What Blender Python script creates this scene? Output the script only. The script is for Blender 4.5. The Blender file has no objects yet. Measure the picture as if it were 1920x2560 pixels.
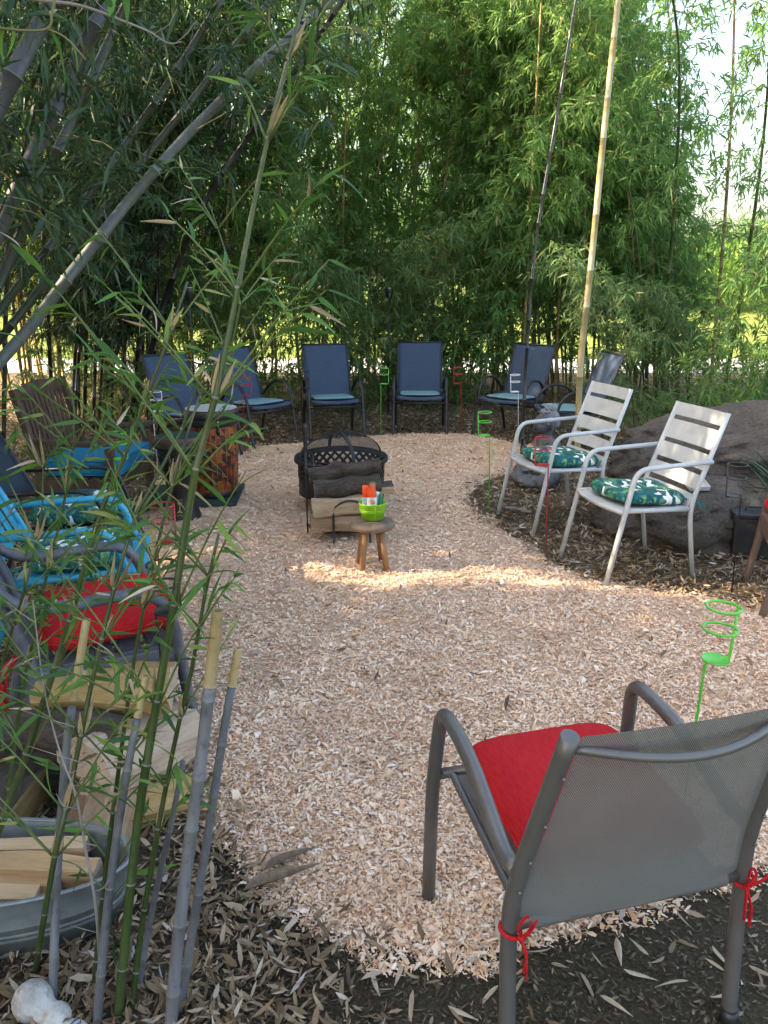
import bpy, math, random
import numpy as np
from mathutils import Vector, Matrix, noise
from math import sin, cos, pi, radians

# ------------------------------------------------------------------ camera, sky, sun, exposure
SC = bpy.context.scene
COL = SC.collection
FOC, EYE, PITCH = 2000.0, 1.65, radians(16.5)          # focal length in photo pixels, eye height, tilt down
cam = bpy.data.cameras.new('camera')
cam.sensor_fit = 'VERTICAL'
cam.sensor_height = 34.6
cam.lens = 34.6 * FOC / 2560.0
cam.clip_start, cam.clip_end = 0.05, 2000
cam_o = bpy.data.objects.new('camera', cam)
COL.objects.link(cam_o)
cam_o.location = (0, 0, EYE)
cam_o.rotation_euler = (pi / 2 - PITCH, 0, 0)
SC.camera = cam_o

SUN_EL, SUN_AZ = radians(29), math.atan2(-1.0, -0.10)   # low sun from the left
sun_dir = Vector((sin(SUN_AZ) * cos(SUN_EL), cos(SUN_AZ) * cos(SUN_EL), sin(SUN_EL)))
W = bpy.data.worlds.new('World')
SC.world = W
W.use_nodes = True
wn = W.node_tree
sky = wn.nodes.new('ShaderNodeTexSky')
sky.sky_type = 'NISHITA'
sky.sun_disc = False
sky.sun_elevation = SUN_EL
sky.sun_rotation = SUN_AZ
sky.air_density, sky.dust_density, sky.ozone_density = 1.0, 5.0, 1.0
wn.nodes['Background'].inputs['Strength'].default_value = 0.15
wn.links.new(sky.outputs[0], wn.nodes['Background'].inputs[0])
sl = bpy.data.lights.new('sun', 'SUN')
sl.energy, sl.angle, sl.color = 4.0, radians(0.5), (1.0, 0.86, 0.68)
so = bpy.data.objects.new('sun', sl)
COL.objects.link(so)
so.rotation_euler = sun_dir.to_track_quat('Z', 'Y').to_euler()
vs = SC.view_settings
vs.view_transform, vs.look, vs.gamma, vs.use_curve_mapping = 'Standard', 'None', 1.0, False
vs.exposure = 2.6
vs.use_white_balance = True                           # the phone balanced for open shade
vs.white_balance_temperature, vs.white_balance_tint = 7200, 10
SC.cycles.max_bounces = 10
SC.cycles.diffuse_bounces = 5
SC.cycles.transmission_bounces = 6
SC.cycles.transparent_max_bounces = 24
SC.cycles.use_denoising = True

rnd = random.Random(7)
rng = np.random.default_rng(11)

# ------------------------------------------------------------------ measuring: a photo pixel to a place
def ray(px, py):
    u, v = (px - 960) / FOC, -(py - 1280) / FOC
    return Vector((u, cos(PITCH) + v * sin(PITCH), -sin(PITCH) + v * cos(PITCH)))
def spot(px, py, z=0.0):
    d = ray(px, py); t = (z - EYE) / d.z
    return Vector((d.x * t, d.y * t, z))
def at(px, py, y):
    d = ray(px, py); t = y / d.y
    return Vector((d.x * t, y, EYE + d.z * t))

# ------------------------------------------------------------------ objects
def mark(o, label=None, cat=None, group=None, kind=None):
    if label: o['label'] = label
    if cat: o['category'] = cat
    if group: o['group'] = group
    if kind: o['kind'] = kind
    return o
def thing(name, label, cat, loc=(0, 0, 0), rz=0.0, group=None):
    o = bpy.data.objects.new(name, None)
    COL.objects.link(o)
    o.location = loc; o.rotation_euler = (0, 0, rz); o.empty_display_size = 0.1
    return mark(o, label, cat, group)
def link(name, me, parent=None, mats=(), loc=None):
    o = bpy.data.objects.new(name, me)
    for m in mats: me.materials.append(m)
    COL.objects.link(o)
    if parent is not None: o.parent = parent
    if loc is not None: o.location = loc
    return o
def kids(o):
    return [c for c in bpy.data.objects if c.parent == o]
def dup(root, loc, rz, label=None, group=None):
    def cp(o, par):
        c = o.copy(); COL.objects.link(c); c.parent = par
        for ch in TREE.get(o.name, kids(o)): cp(ch, c)
        return c
    c = cp(root, None)
    c.location = loc; c.rotation_euler = (0, 0, rz)
    if label: c['label'] = label
    if group: c['group'] = group
    return c
TREE = {}
def face_angle(fx, fy):          # local +Y is where a chair faces
    return math.atan2(-fx, fy)

class MB:
    """collects shapes for ONE mesh object"""
    def __init__(s): s.v, s.f, s.m, s.s, s.uv = [], [], [], [], []
    def add(s, vs, fs, mi=0, smooth=False, uvs=None):
        b = len(s.v)
        s.v += [tuple(p) for p in vs]
        for i, f in enumerate(fs):
            s.f.append(tuple(b + k for k in f)); s.m.append(mi); s.s.append(smooth)
            s.uv.append(uvs[i] if uvs else None)
        return s
    def box(s, c, d, R=None, mi=0, taper=1.0):
        x, y, z = d[0] / 2, d[1] / 2, d[2] / 2
        vs = []
        for k in (-1, 1):
            q = taper if k > 0 else 1.0
            vs += [(-x * q, -y * q, k * z), (x * q, -y * q, k * z), (x * q, y * q, k * z), (-x * q, y * q, k * z)]
        c = Vector(c)
        vs = [(R @ Vector(p) if R else Vector(p)) + c for p in vs]
        return s.add(vs, [(3, 2, 1, 0), (4, 5, 6, 7), (0, 1, 5, 4), (1, 2, 6, 5), (2, 3, 7, 6), (3, 0, 4, 7)], mi)
    def bar(s, a, b, w, t, up=(0, 0, 1), mi=0):       # rectangular bar from a to b
        a, b = Vector(a), Vector(b); d = (b - a); L = d.length; d.normalize()
        n = Vector(up); n = (n - d * n.dot(d)).normalized(); sd = d.cross(n)
        R = Matrix((sd, d, n)).transposed()
        return s.box((a + b) / 2, (w, L, t), R, mi)
    def tube(s, pts, r, seg=8, ref=None, aspect=1.0, closed=False, caps=True, mi=0, smooth=True):
        pts = [Vector(p) for p in pts]; n = len(pts)
        rs = r if isinstance(r, (list, tuple)) else [r] * n
        T = []
        for i in range(n):
            if closed: t = pts[(i + 1) % n] - pts[i - 1]
            else: t = pts[min(i + 1, n - 1)] - pts[max(i - 1, 0)]
            T.append(t.normalized() if t.length > 1e-9 else Vector((0, 0, 1)))
        nv = Vector(ref) if ref is not None else (Vector((1, 0, 0)) if abs(T[0].x) < 0.8 else Vector((0, 1, 0)))
        vs = []
        for i in range(n):
            if ref is not None: nv = Vector(ref)
            nv = nv - T[i] * nv.dot(T[i])
            nv = nv.normalized() if nv.length > 1e-6 else T[i].orthogonal().normalized()
            bv = T[i].cross(nv)
            for k in range(seg):
                a = 2 * pi * (k + (0.5 if seg == 4 else 0)) / seg
                vs.append(pts[i] + (nv * cos(a) * aspect + bv * sin(a)) * rs[i])
        fs = []
        for i in range(n if closed else n - 1):
            j = (i + 1) % n
            for k in range(seg):
                l = (k + 1) % seg
                fs.append((i * seg + k, i * seg + l, j * seg + l, j * seg + k))
        s.add(vs, fs, mi, smooth and seg > 4)
        if caps and not closed:
            b = len(s.v) - len(vs)
            s.f.append(tuple(b + k for k in reversed(range(seg)))); s.m.append(mi); s.s.append(False); s.uv.append(None)
            s.f.append(tuple(b + (n - 1) * seg + k for k in range(seg))); s.m.append(mi); s.s.append(False); s.uv.append(None)
        return s
    def ring(s, c, R, r, n=24, seg=6, axis=None, mi=0):
        c = Vector(c)
        if axis is None: X, Y = Vector((1, 0, 0)), Vector((0, 1, 0))
        else:
            Z = Vector(axis).normalized(); X = Z.orthogonal().normalized(); Y = Z.cross(X)
        return s.tube([c + (X * cos(2 * pi * i / n) + Y * sin(2 * pi * i / n)) * R for i in range(n)], r, seg, closed=True, mi=mi)
    def lathe(s, prof, seg=24, c=(0, 0, 0), sx=1.0, sy=1.0, mi=0, smooth=True, R=None):
        c = Vector(c); n = len(prof); vs = []
        for r, z in prof:
            for k in range(seg):
                a = 2 * pi * k / seg
                p = Vector((r * cos(a) * sx, r * sin(a) * sy, z))
                vs.append((R @ p if R else p) + c)
        fs, uvs = [], []
        for i in range(n - 1):
            for k in range(seg):
                l = (k + 1) % seg
                fs.append((i * seg + k, i * seg + l, (i + 1) * seg + l, (i + 1) * seg + k))
                u0, u1, v0, v1 = k / seg, (k + 1) / seg, prof[i][1], prof[i + 1][1]
                uvs.append(((u0, v0), (u1, v0), (u1, v1), (u0, v1)))
        return s.add(vs, fs, mi, smooth, uvs)
    def disc(s, c, r, n=20, up=1, mi=0, sx=1.0, sy=1.0):
        c = Vector(c); vs = [c + Vector((r * sx * cos(2 * pi * k / n), r * sy * sin(2 * pi * k / n), 0)) for k in range(n)]
        return s.add(vs, [tuple(range(n)) if up > 0 else tuple(reversed(range(n)))], mi)
    def ball(s, c, r, nu=14, nv=9, mi=0, e=1.0, R=None, smooth=True):
        c = Vector(c); r = (r, r, r) if isinstance(r, (int, float)) else r
        sg = lambda x: math.copysign(abs(x) ** e, x)
        vs = []
        for j in range(nv + 1):
            t = -pi / 2 + pi * j / nv
            for k in range(nu):
                a = 2 * pi * k / nu
                p = Vector((r[0] * cos(t) * sg(cos(a)), r[1] * cos(t) * sg(sin(a)), r[2] * sin(t)))
                vs.append((R @ p if R else p) + c)
        fs = [(j * nu + k, j * nu + (k + 1) % nu, (j + 1) * nu + (k + 1) % nu, (j + 1) * nu + k) for j in range(nv) for k in range(nu)]
        return s.add(vs, fs, mi, smooth)
    def sheet(s, fn, nu, nv, mi=0, smooth=True):
        vs = [fn(i / nu, j / nv) for j in range(nv + 1) for i in range(nu + 1)]
        fs, uvs = [], []
        w = nu + 1
        for j in range(nv):
            for i in range(nu):
                fs.append((j * w + i, j * w + i + 1, (j + 1) * w + i + 1, (j + 1) * w + i))
                uvs.append(((i / nu, j / nv), ((i + 1) / nu, j / nv), ((i + 1) / nu, (j + 1) / nv), (i / nu, (j + 1) / nv)))
        return s.add(vs, fs, mi, smooth, uvs)
    def build(s, name, mats, parent=None, loc=None, bevel=0.0, solid=0.0, sub=0, label=None, kind=None, offset=0.0):
        me = bpy.data.meshes.new(name)
        me.from_pydata(s.v, [], s.f)
        me.polygons.foreach_set('material_index', s.m)
        me.polygons.foreach_set('use_smooth', s.s)
        if any(u is not None for u in s.uv):
            ul = me.uv_layers.new(name='uv')
            flat = []
            for f, u in zip(s.f, s.uv):
                if u is None: flat += [0.0, 0.0] * len(f)
                else:
                    for q in u: flat += [q[0], q[1]]
            ul.data.foreach_set('uv', flat)
        me.validate(); me.update()
        o = link(name, me, parent, mats if isinstance(mats, (list, tuple)) else [mats], loc)
        if sub:
            q = o.modifiers.new('smooth', 'SUBSURF'); q.levels = q.render_levels = sub
        if solid:
            q = o.modifiers.new('thick', 'SOLIDIFY'); q.thickness = solid; q.offset = offset
        if bevel:
            q = o.modifiers.new('edge', 'BEVEL'); q.width = bevel; q.segments = 2; q.limit_method = 'ANGLE'; q.angle_limit = radians(40)
        if label: o['label'] = label
        if kind: o['kind'] = kind
        return o

def fillet(pts, r=0.05, n=5):
    """a polyline with its inner corners rounded"""
    pts = [Vector(p) for p in pts]; out = [pts[0]]
    for i in range(1, len(pts) - 1):
        a, p, b = pts[i - 1], pts[i], pts[i + 1]
        ri = r[i - 1] if isinstance(r, (list, tuple)) else r
        d1, d2 = (a - p), (b - p)
        k = min(ri, d1.length * 0.48, d2.length * 0.48)
        s0, s1 = p + d1.normalized() * k, p + d2.normalized() * k
        for j in range(n + 1):
            t = j / n
            out.append(s0 * (1 - t) ** 2 + p * 2 * t * (1 - t) + s1 * t * t)
    out.append(pts[-1])
    return out
def smooth_path(pts, n=4):
    """Catmull-Rom through the points"""
    P = [Vector(p) for p in pts]; P = [P[0] * 2 - P[1]] + P + [P[-1] * 2 - P[-2]]
    out = []
    for i in range(1, len(P) - 2):
        a, b, c, d = P[i - 1:i + 3]
        for j in range(n):
            t = j / n
            out.append(0.5 * ((2 * b) + (c - a) * t + (2 * a - 5 * b + 4 * c - d) * t * t + (3 * b - a - 3 * c + d) * t ** 3))
    out.append(P[-2])
    return out
def raw_mesh(name, V, F, mats=(), smooth=False):
    """mesh from numpy arrays: V (n,3), F (m,3) or (m,4)"""
    me = bpy.data.meshes.new(name)
    k = F.shape[1]
    me.vertices.add(len(V)); me.vertices.foreach_set('co', np.ascontiguousarray(V, np.float32).ravel())
    me.loops.add(F.size); me.loops.foreach_set('vertex_index', np.ascontiguousarray(F, np.int32).ravel())
    me.polygons.add(len(F)); me.polygons.foreach_set('loop_start', np.arange(0, F.size, k, dtype=np.int32))
    if smooth: me.polygons.foreach_set('use_smooth', np.ones(len(F), bool))
    for m in mats: me.materials.append(m)
    me.update(calc_edges=True)
    return me
def blob(name, balls, mats, voxel, parent=None, smooth_n=6, loc=None):
    """ellipsoids and capsules melted into one continuous surface"""
    m = MB()
    for b in balls: b(m)
    o = m.build(name + '_raw', [])
    q = o.modifiers.new('r', 'REMESH'); q.mode = 'VOXEL'; q.voxel_size = voxel; q.use_smooth_shade = True
    q = o.modifiers.new('s', 'SMOOTH'); q.factor = 0.5; q.iterations = smooth_n
    dg = bpy.context.evaluated_depsgraph_get()
    me = bpy.data.meshes.new_from_object(o.evaluated_get(dg))
    bpy.data.objects.remove(o)
    me.name = name; me.materials.clear()
    return link(name, me, parent, mats, loc)

# ------------------------------------------------------------------ materials
class NT:
    def __init__(s, name):
        s.mat = bpy.data.materials.new(name); s.mat.use_nodes = True
        s.t = s.mat.node_tree; s.t.nodes.clear()
        s.out = s.t.nodes.new('ShaderNodeOutputMaterial')
    def n(s, typ, **kw):
        nd = s.t.nodes.new('ShaderNode' + typ)
        for k, v in kw.items():
            if k.startswith('i_'): nd.inputs[k[2:].replace('_', ' ')].default_value = v
            else: setattr(nd, k, v)
        return nd
    def l(s, a, b): s.t.links.new(a, b)
    def val(s, nd, key, v):
        sk = nd.inputs[key]
        if isinstance(v, bpy.types.NodeSocket): s.l(v, sk)
        else: sk.default_value = v
    def math(s, op, a, b=0.0, c=0.0):
        nd = s.n('Math', operation=op)
        for i, q in enumerate((a, b, c)): s.val(nd, i, q)
        return nd.outputs[0]
    def ramp(s, fac, stops, interp='LINEAR'):
        nd = s.n('ValToRGB'); cr = nd.color_ramp; cr.interpolation = interp
        while len(cr.elements) < len(stops): cr.elements.new(0.5)
        for e, (p, c) in zip(cr.elements, stops): e.position = p; e.color = (*c, 1)
        s.l(fac, nd.inputs[0]); return nd.outputs[0]
    def mix(s, f, a, b, blend='MIX'):
        nd = s.n('Mix', data_type='RGBA', blend_type=blend)
        s.val(nd, 0, f)
        for i, q in ((6, a), (7, b)):
            if isinstance(q, bpy.types.NodeSocket): s.l(q, nd.inputs[i])
            else: nd.inputs[i].default_value = (*q, 1) if len(q) == 3 else q
        return nd.outputs[2]
    def coord(s, kind='Object', scale=(1, 1, 1), rot=(0, 0, 0)):
        tc = s.n('TexCoord'); mp = s.n('Mapping')
        mp.inputs['Scale'].default_value = scale; mp.inputs['Rotation'].default_value = rot
        s.l(tc.outputs[kind], mp.inputs[0]); return mp.outputs[0]
    def noise(s, vec, scale, detail=4, rough=0.55, dist=0.0):
        nd = s.n('TexNoise'); s.l(vec, nd.inputs['Vector'])
        nd.inputs['Scale'].default_value = scale; nd.inputs['Detail'].default_value = detail
        nd.inputs['Roughness'].default_value = rough; nd.inputs['Distortion'].default_value = dist
        return nd.outputs[0]
    def rand(s): return s.n('NewGeometry').outputs['Random Per Island']
    def orand(s): return s.n('ObjectInfo').outputs['Random']
    def bsdf(s, col, rough=0.6, metal=0.0, spec=0.5, bump=None, bs=0.3, bd=0.01, **kw):
        p = s.n('BsdfPrincipled')
        if isinstance(col, bpy.types.NodeSocket): s.l(col, p.inputs['Base Color'])
        else: p.inputs['Base Color'].default_value = (*col, 1)
        s.val(p, 'Roughness', rough); p.inputs['Metallic'].default_value = metal
        p.inputs['Specular IOR Level'].default_value = spec
        for k, v in kw.items(): p.inputs[k.replace('_', ' ')].default_value = v
        if bump is not None:
            b = s.n('Bump'); b.inputs['Strength'].default_value = bs; b.inputs['Distance'].default_value = bd
            s.l(bump, b.inputs['Height']); s.l(b.outputs[0], p.inputs['Normal'])
        return p.outputs[0]
    def done(s, sh): s.l(sh, s.out.inputs[0]); return s.mat

def plain(name, col, rough=0.5, metal=0.0, var=0.25, sc=8.0, bs=0.15, bsc=60.0, bd=0.003, spec=0.5, dirt=None, dirt_amt=0.5):
    """one colour with soft variation, fine relief and optional patches of dirt"""
    n = NT(name); v = n.coord('Object')
    a = n.noise(v, sc, 5)
    lo = tuple(c * (1 - var) for c in col); hi = tuple(min(1, c * (1 + var)) for c in col)
    c = n.ramp(a, [(0.3, lo), (0.7, hi)])
    if dirt:
        d = n.noise(v, sc * 2.3, 6, 0.65)
        c = n.mix(n.math('MULTIPLY', n.ramp(d, [(0.5, (0, 0, 0)), (0.66, (1, 1, 1))]), dirt_amt), c, dirt)
    r = n.math('ADD', n.math('MULTIPLY', n.noise(v, sc * 3, 3), 0.25), rough - 0.12)
    return n.done(n.bsdf(c, r, metal, spec, n.noise(v, bsc, 4), bs, bd))

def leaf_mat(name, stops, trans=0.35, rough=0.45, spec=0.4):
    n = NT(name)
    c = n.ramp(n.rand(), stops)
    g = n.noise(n.coord('Object'), 1.1, 2)
    c = n.mix(0.35, c, n.ramp(g, [(0.35, tuple(x * 0.55 for x in stops[1][1])), (0.65, tuple(x * 1.45 for x in stops[1][1]))]))
    b = n.bsdf(c, rough, 0, spec)
    t = n.n('BsdfTranslucent'); hs = n.n('HueSaturation'); hs.inputs['Value'].default_value = 1.7; hs.inputs['Hue'].default_value = 0.485
    n.l(c, hs.inputs['Color']); n.l(hs.outputs[0], t.inputs[0])
    m = n.n('MixShader'); m.inputs[0].default_value = trans
    n.l(b, m.inputs[1]); n.l(t.outputs[0], m.inputs[2])
    return n.done(m.outputs[0])
def culm_mat(name, a, b, node_col, rough=0.4, streak=30):
    """bamboo: long streaks, pale bloom, colour varies from culm to culm"""
    n = NT(name); v = n.coord('Object', (1, 1, 0.06))
    c = n.ramp(n.noise(v, streak, 4, 0.6), [(0.3, a), (0.7, b)])
    c = n.mix(n.math('MULTIPLY', n.orand(), 0.5), c, tuple(x * 0.45 for x in a))
    d = n.noise(n.coord('Object'), 5, 5, 0.6)
    c = n.mix(n.math('MULTIPLY', n.ramp(d, [(0.48, (0, 0, 0)), (0.62, (1, 1, 1))]), 0.65), c, node_col)
    e = n.noise(n.coord('Object'), 38, 5, 0.7)
    c = n.mix(n.math('MULTIPLY', n.ramp(e, [(0.54, (0, 0, 0)), (0.68, (1, 1, 1))]), 0.55), c, tuple(x * 0.35 for x in a))
    return n.done(n.bsdf(c, rough, 0, 0.5, n.noise(v, 80, 3), 0.12, 0.002))
def wood_mat(name, a, b, dark, rough=0.65, axis=(1, 1, 0.1), sc=14, crack=0.4, bs=.35, bd=.004):
    n = NT(name); v = n.coord('Object', axis)
    g = n.noise(v, sc, 6, 0.6, 0.6)
    c = n.ramp(g, [(0.28, a), (0.72, b)])
    k = n.noise(v, sc * 3.1, 3, 0.7)
    c = n.mix(n.math('MULTIPLY', n.ramp(k, [(0.55, (0, 0, 0)), (0.7, (1, 1, 1))]), crack), c, dark)
    return n.done(n.bsdf(c, rough, 0, 0.3, n.math('ADD', g, n.math('MULTIPLY', k, .5)), bs, bd))
def fabric(name, a, b, scale=220.0, rough=0.85, spec=0.2, coord='Object'):
    n = NT(name); v = n.coord(coord)
    w1 = n.n('TexWave'); w1.bands_direction = 'X'; w1.inputs['Scale'].default_value = scale; n.l(v, w1.inputs[0])
    st = n.noise(n.coord(coord, (6, 1, 1)), 40, 3)
    c = n.ramp(st, [(0.3, a), (0.7, b)])
    c = n.mix(n.math('MULTIPLY', n.noise(v, 6, 4), 0.35), c, tuple(x * 0.7 for x in a))
    return n.done(n.bsdf(c, rough, 0, spec, n.noise(v, scale * 2.0, 2), 0.25, 0.002))

M = {}
# ------------------------------------------------------------------ materials of the setting
def ground_mat(name, stops, scale, bump=0.6, bd=0.03, big=None):
    n = NT(name); v = n.coord('Object')
    a = n.noise(v, scale, 8, 0.7, 0.3)
    c = n.ramp(a, stops)
    if big: c = n.mix(n.math('MULTIPLY', n.noise(v, 0.9, 3), 0.6), c, big)
    return n.done(n.bsdf(c, 0.95, 0, 0.1, a, bump, bd))
M['soil'] = ground_mat('soil', [(0.25, (0.034, 0.028, 0.018)), (0.5, (0.088, 0.073, 0.047)), (0.75, (0.19, 0.155, 0.105))], 85, 1.0, 0.03, (0.085, 0.073, 0.048))
M['litter_bed'] = ground_mat('litter_bed', [(0.3, (0.035, 0.026, 0.017)), (0.5, (0.12, 0.088, 0.057)), (0.7, (0.27, 0.205, 0.135))], 45, 0.8, 0.03)
M['mulch'] = ground_mat('mulch', [(0.25, (0.38, 0.235, 0.145)), (0.5, (0.68, 0.47, 0.325)), (0.75, (0.84, 0.65, 0.49))], 75, 0.7, 0.02, (0.62, 0.47, 0.34))
M['lawn'] = ground_mat('lawn', [(0.3, (0.06, 0.11, 0.02)), (0.6, (0.14, 0.2, 0.04)), (0.8, (0.24, 0.26, 0.08))], 3, 0.4, 0.05, (0.2, 0.2, 0.06))
M['gravel'] = ground_mat('gravel', [(0.3, (0.3, 0.3, 0.31)), (0.7, (0.6, 0.6, 0.62))], 12, 0.5, 0.03)
def chip_mat(name, stops, rough=0.8, patch=0.45):
    n = NT(name); c = n.ramp(n.rand(), stops)
    v = n.coord('Object', (1, 1, 1)); g = n.noise(v, 160, 3)
    c = n.mix(0.3, c, n.ramp(g, [(0.3, tuple(x * 0.5 for x in stops[1][1])), (0.7, tuple(min(1, x * 1.3) for x in stops[1][1]))]))
    h = n.noise(v, 2.6, 5, 0.65)                       # damp and dusty patches
    c = n.mix(n.math('MULTIPLY', n.ramp(h, [(0.46, (0, 0, 0)), (0.66, (1, 1, 1))]), patch), c, tuple(x * 0.6 for x in stops[1][1]))
    return n.done(n.bsdf(c, rough, 0, 0.25))
M['chips'] = chip_mat('chips', [(0.0, (0.42, 0.19, 0.085)), (0.09, (0.70, 0.41, 0.23)), (0.35, (0.90, 0.65, 0.45)), (0.75, (0.95, 0.77, 0.585)), (1.0, (0.97, 0.90, 0.80))])
M['dry_leaf'] = chip_mat('dry_leaf', [(0.0, (0.06, 0.038, 0.022)), (0.3, (0.17, 0.112, 0.062)), (0.62, (0.33, 0.235, 0.14)), (0.86, (0.50, 0.39, 0.26)), (0.95, (0.6, 0.5, 0.38)), (1.0, (0.62, 0.58, 0.55))], 0.7)
M['crumbs'] = chip_mat('crumbs', [(0.0, (0.03, 0.022, 0.015)), (0.5, (0.10, 0.075, 0.048)), (0.85, (0.19, 0.145, 0.095)), (1.0, (0.4, 0.33, 0.25))], 0.85)
M['leaf_grove'] = leaf_mat('leaf_grove', [(0, (0.06, 0.145, 0.05)), (0.45, (0.11, 0.235, 0.07)), (0.85, (0.19, 0.32, 0.08)), (0.97, (0.23, 0.24, 0.06)), (1, (0.34, 0.26, 0.1))], 0.5)  # lighter copy: the grove's sunlit look is put into the green
M['leaf_shaded'] = leaf_mat('leaf_shaded', [(0, (0.017, 0.047, 0.021)), (0.5, (0.027, 0.07, 0.026)), (0.9, (0.046, 0.095, 0.03)), (1, (0.16, 0.15, 0.05))], 0.25)  # darker copy: shade on the left side is put into the green
M['leaf_low'] = leaf_mat('leaf_low', [(0, (0.07, 0.14, 0.055)), (0.5, (0.12, 0.21, 0.075)), (0.9, (0.19, 0.28, 0.085)), (1, (0.34, 0.27, 0.12))], 0.42)
M['leaf_near'] = leaf_mat('leaf_near', [(0, (0.04, 0.11, 0.035)), (0.5, (0.07, 0.17, 0.04)), (0.9, (0.13, 0.25, 0.05)), (1, (0.24, 0.28, 0.09))], 0.3, 0.5, 0.25)
M['leaf_far'] = leaf_mat('leaf_far', [(0, (0.08, 0.17, 0.04)), (0.5, (0.13, 0.25, 0.05)), (1, (0.24, 0.32, 0.07))], 0.5)
M['culm_tan'] = culm_mat('culm_tan', (0.22, 0.14, 0.045), (0.36, 0.25, 0.09), (0.25, 0.22, 0.13))
M['culm_pole'] = culm_mat('culm_pole', (0.42, 0.32, 0.15), (0.55, 0.45, 0.24), (0.36, 0.36, 0.22), 0.4, 22)
M['culm_green'] = culm_mat('culm_green', (0.030, 0.055, 0.014), (0.065, 0.105, 0.028), (0.10, 0.10, 0.045))
M['culm_black'] = culm_mat('culm_black', (0.010, 0.009, 0.010), (0.026, 0.023, 0.026), (0.045, 0.045, 0.053), 0.3)
M['culm_deep'] = culm_mat('culm_deep', (0.018, 0.030, 0.014), (0.04, 0.055, 0.026), (0.05, 0.05, 0.035), 0.4)
M['node_bloom'] = plain('node_bloom', (0.17, 0.175, 0.15), 0.7)
M['culm_grey'] = culm_mat('culm_grey', (0.10, 0.105, 0.118), (0.185, 0.19, 0.205), (0.20, 0.20, 0.195), 0.55)
M['culm_greygreen'] = culm_mat('culm_greygreen', (0.055, 0.068, 0.06), (0.095, 0.11, 0.097), (0.085, 0.09, 0.094), 0.5)  # darkened: shade on the long leaning culm is in the colour
M['culm_lean'] = culm_mat('culm_lean', (0.042, 0.046, 0.056), (0.08, 0.086, 0.10), (0.07, 0.07, 0.074), 0.5)  # darker grey: shade over the leaning culms is put into the colour
M['culm_cut'] = culm_mat('culm_cut', (0.38, 0.27, 0.12), (0.52, 0.41, 0.22), (0.28, 0.19, 0.1), 0.5)
M['sheath'] = culm_mat('sheath', (0.36, 0.25, 0.12), (0.52, 0.41, 0.23), (0.22, 0.15, 0.08), 0.7, 60)
M['shoot_branch'] = plain('shoot_branch', (0.095, 0.14, 0.035), 0.6)
M['twig'] = plain('twig', (0.16, 0.15, 0.07), 0.7)
M['twig_dry'] = plain('twig_dry', (0.23, 0.2, 0.18), 0.8)

# ------------------------------------------------------------------ ground, far field
def plane_sheet(name, x0, x1, y0, y1, z, mat, nx=1, ny=1, amp=0.0):
    m = MB()
    m.sheet(lambda u, v: (x0 + (x1 - x0) * u, y0 + (y1 - y0) * v, z + (amp * noise.noise((x0 + (x1 - x0) * u, (y0 + (y1 - y0) * v) * 1.3, 2.2)) if amp else 0)), nx, ny)
    return mark(m.build(name, mat), kind='structure')
plane_sheet('field', -300, 300, -300, 600, -0.03, M['lawn'])
plane_sheet('gravel_drive', -60, 60, 14.3, 16.8, -0.012, M['gravel'], 40, 2)
ground = plane_sheet('ground', -14, 14, -4, 14.2, -0.008, M['litter_bed'], 2, 2)
soil = plane_sheet('soil', -0.5, 3.0, -0.5, 2.35, -0.003, M['soil'], 180, 150, 0.0)
for v_ in soil.data.vertices:                          # clods and scuffs
    c_ = v_.co; v_.co.z += 0.004 * noise.noise(c_ * 9) + 0.003 * noise.noise(c_ * 31)

OUT = [(-.40, 2.0), (-.30, 1.84), (-.196, 1.78), (-.063, 1.697), (.143, 1.645), (.356, 1.697), (.584, 1.765), (.831, 1.854), (1.13, 1.966),
       (2.6, 2.3), (2.9, 3.6), (1.961, 3.80), (1.587, 4.0), (1.203, 4.17), (.987, 4.412), (.87, 4.849), (.705, 5.278), (.581, 5.893), (.70, 6.45), (1.166, 6.95),
       (1.786, 7.1), (1.888, 7.6), (1.36, 8.0), (.909, 8.50), (.39, 8.543), (-.043, 8.431), (-.668, 8.215), (-.876, 8.009), (-1.282, 7.87),
       (-1.401, 7.41), (-1.563, 7.274), (-1.887, 6.6), (-1.657, 5.3), (-1.5, 4.6), (-1.186, 3.93), (-.978, 3.361), (-.804, 2.738), (-.657, 2.368), (-.517, 2.205)]
_O = np.array(OUT)
def mulch_depth(P):
    """signed distance to the edge of the chips (positive inside), P (n,2)"""
    A, B = _O, np.roll(_O, -1, 0)
    d = B - A; L2 = (d * d).sum(1)
    best = np.full(len(P), 1e9); inside = np.zeros(len(P), bool)
    for a, b, dd, l2 in zip(A, B, d, L2):
        t = np.clip(((P - a) @ dd) / l2, 0, 1)
        q = a + t[:, None] * dd
        best = np.minimum(best, np.hypot(*(P - q).T))
        c = ((a[1] > P[:, 1]) != (b[1] > P[:, 1])) & (P[:, 0] < (b[0] - a[0]) * (P[:, 1] - a[1]) / (b[1] - a[1] + 1e-12) + a[0])
        inside ^= c
    return np.where(inside, best, -best)
def wob(P, f, s=0.0):
    return (np.sin(P[:, 0] * f + s) * np.cos(P[:, 1] * f * 1.3 + 1.7 * s) + np.sin(P[:, 0] * f * 2.3 + P[:, 1] * f * 1.9 + s) * 0.6) * 0.6
def mulch_z(P):
    d = mulch_depth(P) + 0.035 * wob(P, 9, 0.3) + 0.025 * wob(P, 23, 2.0)
    return np.clip(d / 0.22, -0.4, 1) * 0.028 + np.clip(d / 0.4, 0, 1) * (0.006 * wob(P, 6, 1) + 0.005 * wob(P, 15, 4) + 0.003 * wob(P, 41, 2)), d
nx, ny = 120, 170
gx, gy = np.meshgrid(np.linspace(-2.1, 3.1, nx), np.linspace(1.5, 8.75, ny))
P2 = np.stack([gx.ravel(), gy.ravel()], 1)
mz, md = mulch_z(P2)
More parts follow.
